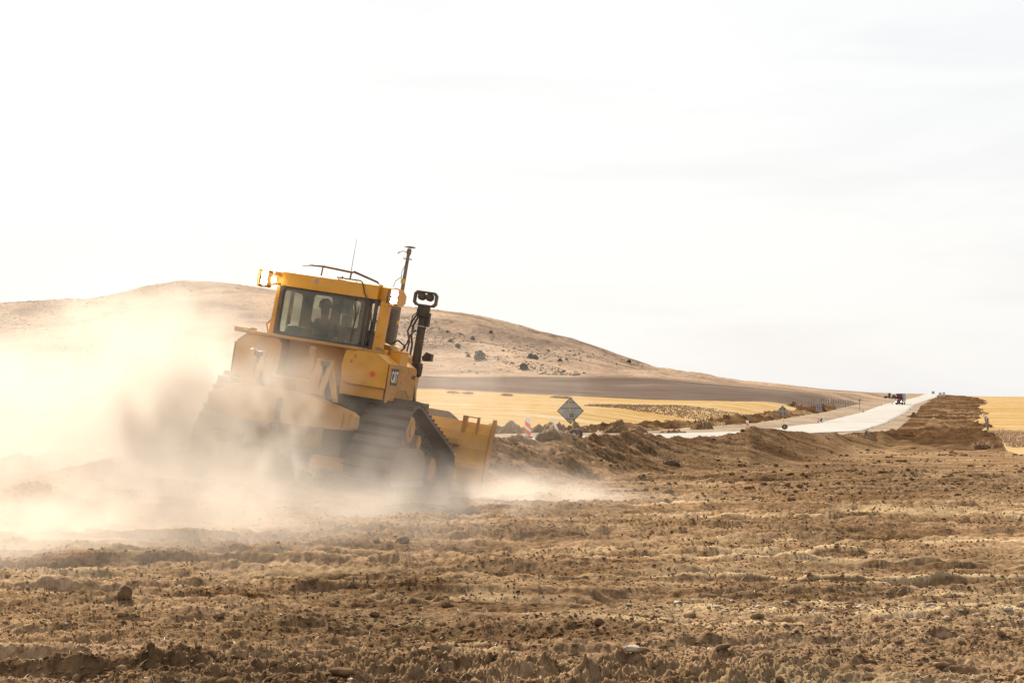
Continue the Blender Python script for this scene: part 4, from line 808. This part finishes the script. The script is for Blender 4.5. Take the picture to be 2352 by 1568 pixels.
mound(1826, 934, 34, 13, 'small dark dirt heap at the near end of the wire fence', y0=250, seed=8)
mound(1990, 1004, 46, 17, 'pointed dirt heap at the right end of the berm', y0=50, y1=110, seed=9)
mound(2102, 957, 40, 9, 'low dirt heap on the right verge of the road', y0=110, y1=500, seed=10)

# ------------------------------------------------------------------ striped panels
def panel():
    e = empty('striped_panel'); b = MB(); b.box(-.14, .14, -.015, .015, .05, 1.0); b.box(-.11, .11, -.012, .012, 1.0, 1.04); b.build('board', [WHITE], e, bevel=.01)
    b = MB()
    for z in (.22, .60):
        b.prism([(-.139, z+.27), (-.139, z+.05), (.139, z-.16), (.139, z+.06)], -.0175, -.0155, 'y'); 
    b.build('orange_stripe', [ORANGE], e); b = MB(); b.box(-.26, .26, -.2, .2, 0, .06); b.build('base', [BLK], e, bevel=.01); return e
def copy_tree(o, parent=None):
    c = o.copy(); COL.objects.link(c); c.parent = parent
    for ch in list(o.children): copy_tree(ch, c)
    return c
pan0 = panel(); first = True
for px, Y, rz, lb in ((1212, 102, .02, 'nearest orange and white striped panel, beside the blade at the road edge'), (1716, 190, -.08, 'second striped panel, at the near bend of the white road'),
    (1879, 320, .2, 'striped panel in front of the rectangular sign'), (1982, 517, 0, 'small striped panel on the road edge beyond the rectangular sign'), (2024, 690, 0, 'tiny striped panel on the road edge nearer than the truck'),
    (2049, 745, 0, 'tiny striped panel just left of the truck')):
    o = pan0 if first else copy_tree(pan0); first = False; o.location = (px_x(px, Y), Y, zat(px_x(px, Y), Y)+.0); o.rotation_euler = (0, 0, rz); o['label'] = lb; o['category'] = 'striped panel'; o['group'] = 'striped panels along the road'
b = MB(); b.box(-.055, .055, -.01, .01, 0, 1.05); b.box(-.16, .16, -.12, .12, 0, .05); o = b.build('marker_post', [WHITE], None, bevel=.006); o.location = (px_x(1287, 98), 98, zat(px_x(1287, 98), 98)+.1); o.rotation_euler = (0, R(-24), 0)
tag(o, 'white marker post leaning left behind the straw clump on the berm', 'marker post')

# ------------------------------------------------------------------ portable signs seen from the back
SGB = mat('bare_aluminium', (.30, .285, .275), .8, metal=0, var=.2, vscale=3); YP = mat('yellow_post', (.62, .42, .03), .6)
def wheel(b2, x, y, z, r):
    b2.m = 0; b2.lathe((x-0, y-.09, z), (0, 1, 0), [(0, r*.72), (.02, r*.94), (.06, r), (.12, r), (.16, r*.94), (.18, r*.72)], 28)
    b2.m = 1; b2.lathe((x, y-.095, z), (0, 1, 0), [(0, r*.25), (.004, r*.30), (.03, r*.5), (.012, r*.64), (.17, r*.66)], 20)
def diamond(px, Y, zc, hd, label, detail=True, lean=0):
    x = px_x(px, Y); zg = zat(x, Y); e = empty('diamond_sign', (x, Y, zg)); tag(e, label, 'road sign', 'portable signs along the road'); zc -= zg
    b = MB(); b.prism([(0, zc+hd), (hd, zc), (0, zc-hd), (-hd, zc)], 0, .012, 'y'); b.build('sign_plate', [SGB], e)
    b = MB(); k = .915; b.frame([(0, zc+hd), (hd, zc), (0, zc-hd), (-hd, zc)], [(0, zc+hd*k), (hd*k, zc), (0, zc-hd*k), (-hd*k, zc)], -.02, -.001, 'y')
    for q in ((.62, .18, -.6) if detail else (.4, -.4)): w_ = (1-abs(q))*hd*.97; b.box(-w_, w_, -.03, -.004, zc+q*hd-.02, zc+q*hd+.02)
    if not detail:
        for q in (-.35, .35): b.box(q*hd-.015, q*hd+.015, -.034, -.004, zc-.6*hd, zc+.6*hd)
    b.build('brace', [DARK], e)
    b = MB(); b.tube([(.18, -.05, .30), (.0, -.05, zc-.05), (-.09, -.05, zc+hd*.68)], .022, 8); b.build('post', [YP], e)
    if detail:
        b = MB(); b.m = 0; b.box(-.08, .20, -.12, -.05, zc-.36, zc-.08, Matrix.Rotation(0, 4, 'Y')); b.build('battery_box', [GREY], e, bevel=.01)
        b = MB(); b.box(-.05, .17, -.125, -.12, zc-.33, zc-.11); b.build('solar_cell', [BLK], e)
    b = MB(); wheel(b, .16, -.1, .27, .27); b.build('wheel', [TIRE, GREY], e); b = MB(); wheel(b, .34, .55, .27, .27); b.build('wheel', [TIRE, GREY], e)
    b = MB(); b.tube([(.16, -.1, .27), (.34, .55, .27)], .025, 8); b.tube([(.25, .2, .27), (-.5, .5, .15)], .025, 8); b.build('axle', [DARK], e)
diamond(1310, 95, .97, .645, 'grey back of a large diamond sign on a yellow post with wheels, behind the berm')
diamond(1797, 208, .18, .60, 'smaller grey diamond sign on one wheel standing on the gravel left of the road', False)
def sign_rect(px, Y, zc, w, h, label, wheels=True, m=None):
    x = px_x(px, Y); zg = zat(x, Y); e = empty('rectangular_sign', (x, Y, zg)); tag(e, label, 'road sign', 'portable signs along the road'); zc -= zg
    b = MB(); b.box(-w/2, w/2, 0, .02, zc-h/2, zc+h/2); b.build('sign_plate', [m or SGB], e); b = MB()
    for q in (-.2, .2): b.box(q*w-.02, q*w+.02, -.03, -.002, zc-h/2, zc+h/2)
    b.box(-w/2, w/2, -.028, -.004, zc-.02, zc+.02); b.build('brace', [DARK], e); b = MB(); b.tube([(0, .04, 0), (0, .04, zc)], .035, 6); b.build('post', [YP if wheels else GREY], e)
    if wheels: b = MB(); wheel(b, .5, -.1, .3, .32); b.build('wheel', [TIRE, GREY], e)
sign_rect(1880, 330, -.0, .95, 1.35, 'grey back of a rectangular sign with a wheel, left of the road bend')
sign_rect(2159, 890, 3.0, 1.3, 1.7, 'left white sign of the two on the right road edge near the crest', False, WHITE)
sign_rect(2167.5, 940, 3.2, 1.2, 1.9, 'right white sign of the two on the right road edge near the crest', False, WHITE)
b = MB(); b.box(-.09, .09, -.02, .02, 0, 1.3); o = b.build('barrier_board', [WHITE]); o.location = (px_x(1888, 318), 318, zat(px_x(1888, 318), 318)); o.rotation_euler = (0, R(16), 0); tag(o, 'white board leaning beside the wheel of the rectangular sign', 'barrier board')
x = px_x(1974, 560); o = empty('crossing_sign', (x, 560, zat(x, 560))); tag(o, 'distant pale diamond sign on a thin post left of the road', 'road sign')
b = MB(); b.tube([(0, 0, 0), (0, 0, 3.0)], .06, 6); b.build('post', [DARK], o); b = MB(); b.prism([(0, 3.5), (.65, 2.9), (0, 2.3), (-.65, 2.9)], -.03, .03, 'y'); b.build('sign_plate', [GREY], o)

# ------------------------------------------------------------------ fences
PST = mat('weathered_post', (.16, .12, .09), .9)
def fence(P, label, h):
    e = empty('wire_fence', P[0]); tag(e, label, 'fence'); o0 = Vector(P[0]); b = MB()
    for a, c in zip(P, P[1:]):
        for q in (.4, .7, .95): b.tube([a-o0+Vector((0, 0, h*q)), c-o0+Vector((0, 0, h*q))], .012, 4)
    b.build('wire', [DARK], e); p0 = None
    for i, a in enumerate(P):
        if p0 is None: b = MB(); b.tube([(0, 0, -.2), (0, 0, h)], [.075, .06], 6); o = b.build('post', [PST], e); p0 = o
        else: o = p0.copy(); COL.objects.link(o); o.parent = e
        o.location = a-o0
FP = []
for i in range(19): px = 1858+i*5.6; FP.append(hit(px, 929.5-i*.12, 130, 700))
fence(FP, 'long wire fence with thin posts between the golden stubble and the dirt bank', 1.5)
FP = []
for Y in (150, 190, 235, 290, 350, 420): px = I(Y, GRY[::-1], GRX[::-1])+6; x = px_x(px, Y); FP.append(Vector((x, Y, zat(x, Y))))
fence(FP, 'short wire fence along the edge of the right stubble field', 1.15)

# ------------------------------------------------------------------ truck and far machines
def truck(px, Y):
    x = px_x(px, Y); e = empty('semi_truck', (x, Y, zat(x, Y)+.02), (0, 0, -.262)); tag(e, 'dark red semi truck with a grey trailer driving towards the viewer on the white road', 'truck')
    RED = mat('truck_red', (.16, .025, .02), .35); TG = mat('trailer_grey', (.42, .42, .42), .6)
    b = MB(); b.prism([(-1.25, 1.0), (1.25, 1.0), (1.25, 2.9), (.95, 3.25), (-.95, 3.25), (-1.25, 2.9)], 2.0, 4.3, 'y'); b.prism([(-1.1, 3.25), (1.1, 3.25), (.95, 3.9), (-.95, 3.9)], 2.6, 4.3, 'y'); c = b.build('cab', [RED], e, bevel=.06)
    b = MB(); b.box(-1.05, 1.05, 1.97, 2.0, 2.1, 2.8); b.build('windscreen', [mat('truck_glass', (.02, .025, .03), .1)], c)
    b = MB(); b.prism([(0, .8), (0, 1.75), (.4, 1.95), (2.0, 2.1), (2.0, .8)], -.85, .85, 'x'); hd_ = b.build('bonnet', [RED], e, bevel=.08)
    b = MB(); b.box(-.5, .5, -.03, 0, .9, 1.7)
    b.build('grille', [DARK], hd_)
    b = MB(); b.box(-1.2, 1.2, -.25, 0, .35, .75); b.build('bumper', [DARK], e, bevel=.05)
    for sx in (-1, 1):
        b = MB(); b.box(sx*.95-.1, sx*.95+.1, -.02, .2, .98, 1.16); b.build('headlight', [LAMP], e)
        b = MB(); b.prism([(.1, .5), (.1, 1.0), (.5, 1.3), (1.3, 1.3), (1.7, .9), (1.7, .6), (1.3, 1.1), (.5, 1.1)], sx*1.0-.22, sx*1.0+.22, 'x'); b.build('mudguard', [RED], e)
        b = MB(); b.box(sx*1.4-.1, sx*1.4+.1, 2.1, 2.2, 2.0, 2.7); b.build('mirror', [BLK], e)
        b = MB(); b.tube([(sx*1.15, 4.4, 1), (sx*1.15, 4.4, 4.0)], .07, 8); b.build('exhaust', [CHROME], e)
        for y in (.9, 5.2, 6.5, 15.5, 16.8): b = MB(); b.lathe((sx*1.0-.18, y, .5), (1, 0, 0), [(0, .3), (.02, .5), (.34, .5), (.36, .3)], 20); b.build('wheel', [TIRE], e)
    b = MB(); b.box(-1.3, 1.3, 4.9, 18.2, 1.25, 4.1); b.build('trailer', [TG], e, bevel=.04); b = MB(); b.box(-.4, .4, 2, 18, .7, 1.2); b.build('chassis', [BLK], e)
truck(2064, 724)
def grader(px, Y, sc, label, name, cat):
    x = px_x(px, Y); e = empty(name, (x, Y, zat(x, Y))); e.scale = (sc,)*3; tag(e, label, cat)
    b = MB(); b.box(-2.6, 2.2, -1, 1, .7, 1.7); b.box(-3.4, -2.4, -1.2, 1.2, .5, 1.3); b.build('body', [DARK], e, bevel=.1)
    b = MB(); b.box(-.3, 1.1, -.9, .9, 1.7, 3.3); b.box(-.5, 1.3, -1, 1, 3.3, 3.45); b.build('cab', [DARK], e, bevel=.08)
    for xx in (-1.9, .3, 1.9): b = MB(); b.lathe((xx, -1.2, .65), (0, 1, 0), [(0, .4), (.05, .65), (.4, .65), (.45, .4)], 18); b.build('wheel', [TIRE], e)
grader(2041, 1050, .85, 'dark earth moving machine far away on the skyline left of the truck', 'wheel_tractor', 'tractor')
x = px_x(2053, 980); e = empty('service_truck', (x, 980, zat(x, 980))); tag(e, 'small dark service truck on the skyline just left of the red truck', 'truck')
b = MB(); b.prism([(-.9, .5), (.9, .5), (.9, 1.6), (.7, 2.4), (-.7, 2.4), (-.9, 1.6)], 0, 4.5, 'y'); b.build('body', [DARK], e, bevel=.08)
for sx in (-.85, .85): b = MB(); b.lathe((sx-.12, .9, .4), (1, 0, 0), [(0, .3), (.02, .4), (.22, .4), (.24, .3)], 14); b.build('wheel', [TIRE], e)
x = px_x(2143, 1420); e = empty('white_van', (x, 1420, zat(x, 1420)), (0, 0, -.2)); tag(e, 'tiny pale van on the crest of the white road', 'van')
b = MB(); b.prism([(0, .4), (0, 1.2), (.9, 1.4), (1.5, 2.2), (5, 2.2), (5, .4)], -1, 1, 'x'); b.build('body', [mat('van_body', (.35, .36, .38), .4)], e, bevel=.08)
b = MB(); b.box(-.85, .85, .95, 1.0, 1.4, 1.55); b.box(-.8, .8, -.02, 0, .6, .8); b.build('windscreen', [BLK], e)
for sx in (-.95, .95): b = MB(); b.lathe((sx-.1, 1, .35), (1, 0, 0), [(0, .25), (.02, .35), (.18, .35), (.2, .25)], 14); b.build('wheel', [TIRE], e)
# ------------------------------------------------------------------ drifting dust
def dust_object(name, blobs, box, res, seed, mat_):
    g = bpy.data.node_groups.new(name+'_field', 'GeometryNodeTree'); g.interface.new_socket('Geometry', in_out='OUTPUT', socket_type='NodeSocketGeometry')
    n = g.nodes; l = g.links.new
    def M(op, a, b=None, c=None):
        x = n.new('ShaderNodeMath'); x.operation = op
        for i, v in enumerate((a, b, c)):
            if v is None: continue
            if isinstance(v, (int, float)): x.inputs[i].default_value = v
            else: l(v, x.inputs[i])
        return x.outputs[0]
    pos = n.new('GeometryNodeInputPosition').outputs[0]
    def nz(scale, det, off, stretch=(1, 1, 1), rough=.55, dist=0):
        mp = n.new('ShaderNodeVectorMath'); mp.operation = 'MULTIPLY_ADD'; l(pos, mp.inputs[0]); mp.inputs[1].default_value = stretch; mp.inputs[2].default_value = off
        z = n.new('ShaderNodeTexNoise'); z.inputs['Scale'].default_value = scale; z.inputs['Detail'].default_value = det; z.inputs['Roughness'].default_value = rough; z.inputs['Distortion'].default_value = dist
        l(mp.outputs[0], z.inputs['Vector']); return z.outputs[0]
    # warp the lookup position so the puffs lose their round outline
    wz = n.new('ShaderNodeTexNoise'); wz.inputs['Scale'].default_value = .55; wz.inputs['Detail'].default_value = 4; l(pos, wz.inputs['Vector'])
    sub = n.new('ShaderNodeVectorMath'); sub.operation = 'SUBTRACT'; l(wz.outputs['Color'], sub.inputs[0]); sub.inputs[1].default_value = (.5, .5, .5)
    wp = n.new('ShaderNodeVectorMath'); wp.operation = 'MULTIPLY_ADD'; l(sub.outputs[0], wp.inputs[0]); wp.inputs[1].default_value = (1.8, 1.8, 1.4); l(pos, wp.inputs[2])
    sp = n.new('ShaderNodeSeparateXYZ'); l(wp.outputs[0], sp.inputs[0]); X, Y, Z = sp.outputs
    tot = None
    for (cx, cy_, cz, sx, sy, sz, amp) in blobs:
        q = None
        for v, c0, s0 in ((X, cx, sx), (Y, cy_, sy), (Z, cz, sz)):
            d = M('MULTIPLY_ADD', v, 1/s0, -c0/s0); q = M('MULTIPLY', d, d) if q is None else M('MULTIPLY_ADD', d, d, q)
        e = M('MULTIPLY', M('EXPONENT', M('MULTIPLY', q, -1.)), amp); tot = e if tot is None else M('ADD', tot, e)
    f = nz(.8, 8, (seed, 3, 1), rough=.68, dist=.8)
    mr = n.new('ShaderNodeMapRange'); l(f, mr.inputs[0]); mr.inputs[1].default_value = .44; mr.inputs[2].default_value = .60; mr.inputs[3].default_value = .07; mr.inputs[4].default_value = 2.3
    den = M('MAXIMUM', M('SUBTRACT', M('MULTIPLY', tot, mr.outputs[0]), .006), 0.)
    vc = n.new('GeometryNodeVolumeCube'); l(den, vc.inputs['Density']); vc.inputs['Min'].default_value = box[0]; vc.inputs['Max'].default_value = box[1]
    for k, r_ in zip(('Resolution X', 'Resolution Y', 'Resolution Z'), res): vc.inputs[k].default_value = r_
    sm_ = n.new('GeometryNodeSetMaterial'); sm_.inputs['Material'].default_value = mat_; l(vc.outputs[0], sm_.inputs['Geometry'])
    go = n.new('NodeGroupOutput'); l(sm_.outputs[0], go.inputs[0])
    vd = bpy.data.volumes.new(name); vd.materials.append(mat_)
    o = bpy.data.objects.new(name, vd); COL.objects.link(o)
    md = o.modifiers.new('field', 'NODES'); md.node_group = g
    return o
DM = bpy.data.materials.new('airborne_dust'); DM.use_nodes = True; t = DM.node_tree; t.nodes.clear()
pv = t.nodes.new('ShaderNodeVolumePrincipled'); mo = t.nodes.new('ShaderNodeOutputMaterial'); t.links.new(pv.outputs[0], mo.inputs['Volume'])
pv.inputs['Color'].default_value = (.73, .66, .59, 1); pv.inputs['Density'].default_value = 1.0; pv.inputs['Anisotropy'].default_value = .15
BL = [(-10.0, 37, .5, 4.2, 4.5, 1.25, .60), (-9, 40, 2.4, 7.0, 5, 1.8, .06), (-6.1, 31.0, .8, 1.7, 2.6, 1.35, .5), (-4.3, 28.5, .7, 1.35, .8, .95, 1.35),
      (-7.0, 25.5, .05, 4.2, 3.6, .55, .36), (-2.5, 28.5, .5, .95, .6, .7, 1.05), (-5.2, 28.6, 1.5, .9, .7, .9, .6), (.0, 31.0, .05, 1.0, .6, .35, 1.2), (1.0, 30.2, -.1, 1.1, .6, .28, 1.0), (-4.8, 29.0, 2.0, .8, .7, .9, .7),
      (-.2, 36, 1.4, 1.2, 2.0, .8, .05), (-6.3, 33, 2.0, 1.4, 2.5, 1.1, .2), (-7.5, 21.5, -.05, 2.7, 2.4, .4, .28), (-1.6, 27.5, .0, 1.6, 1.2, .35, .5), (-.4, 29.6, .1, .8, .5, .4, .25), (-6, 22.5, .3, 4.5, 4, .7, .06), (-6.8, 20.5, .3, 3.6, 3.2, .8, .17)]
dust = dust_object('dust_cloud', BL, ((-22, 12.5, -.4), (3.4, 48, 6.2)), (195, 270, 57), 2.0, DM)
tag(dust, 'tan dust cloud billowing behind and left of the bulldozer', kind='stuff')
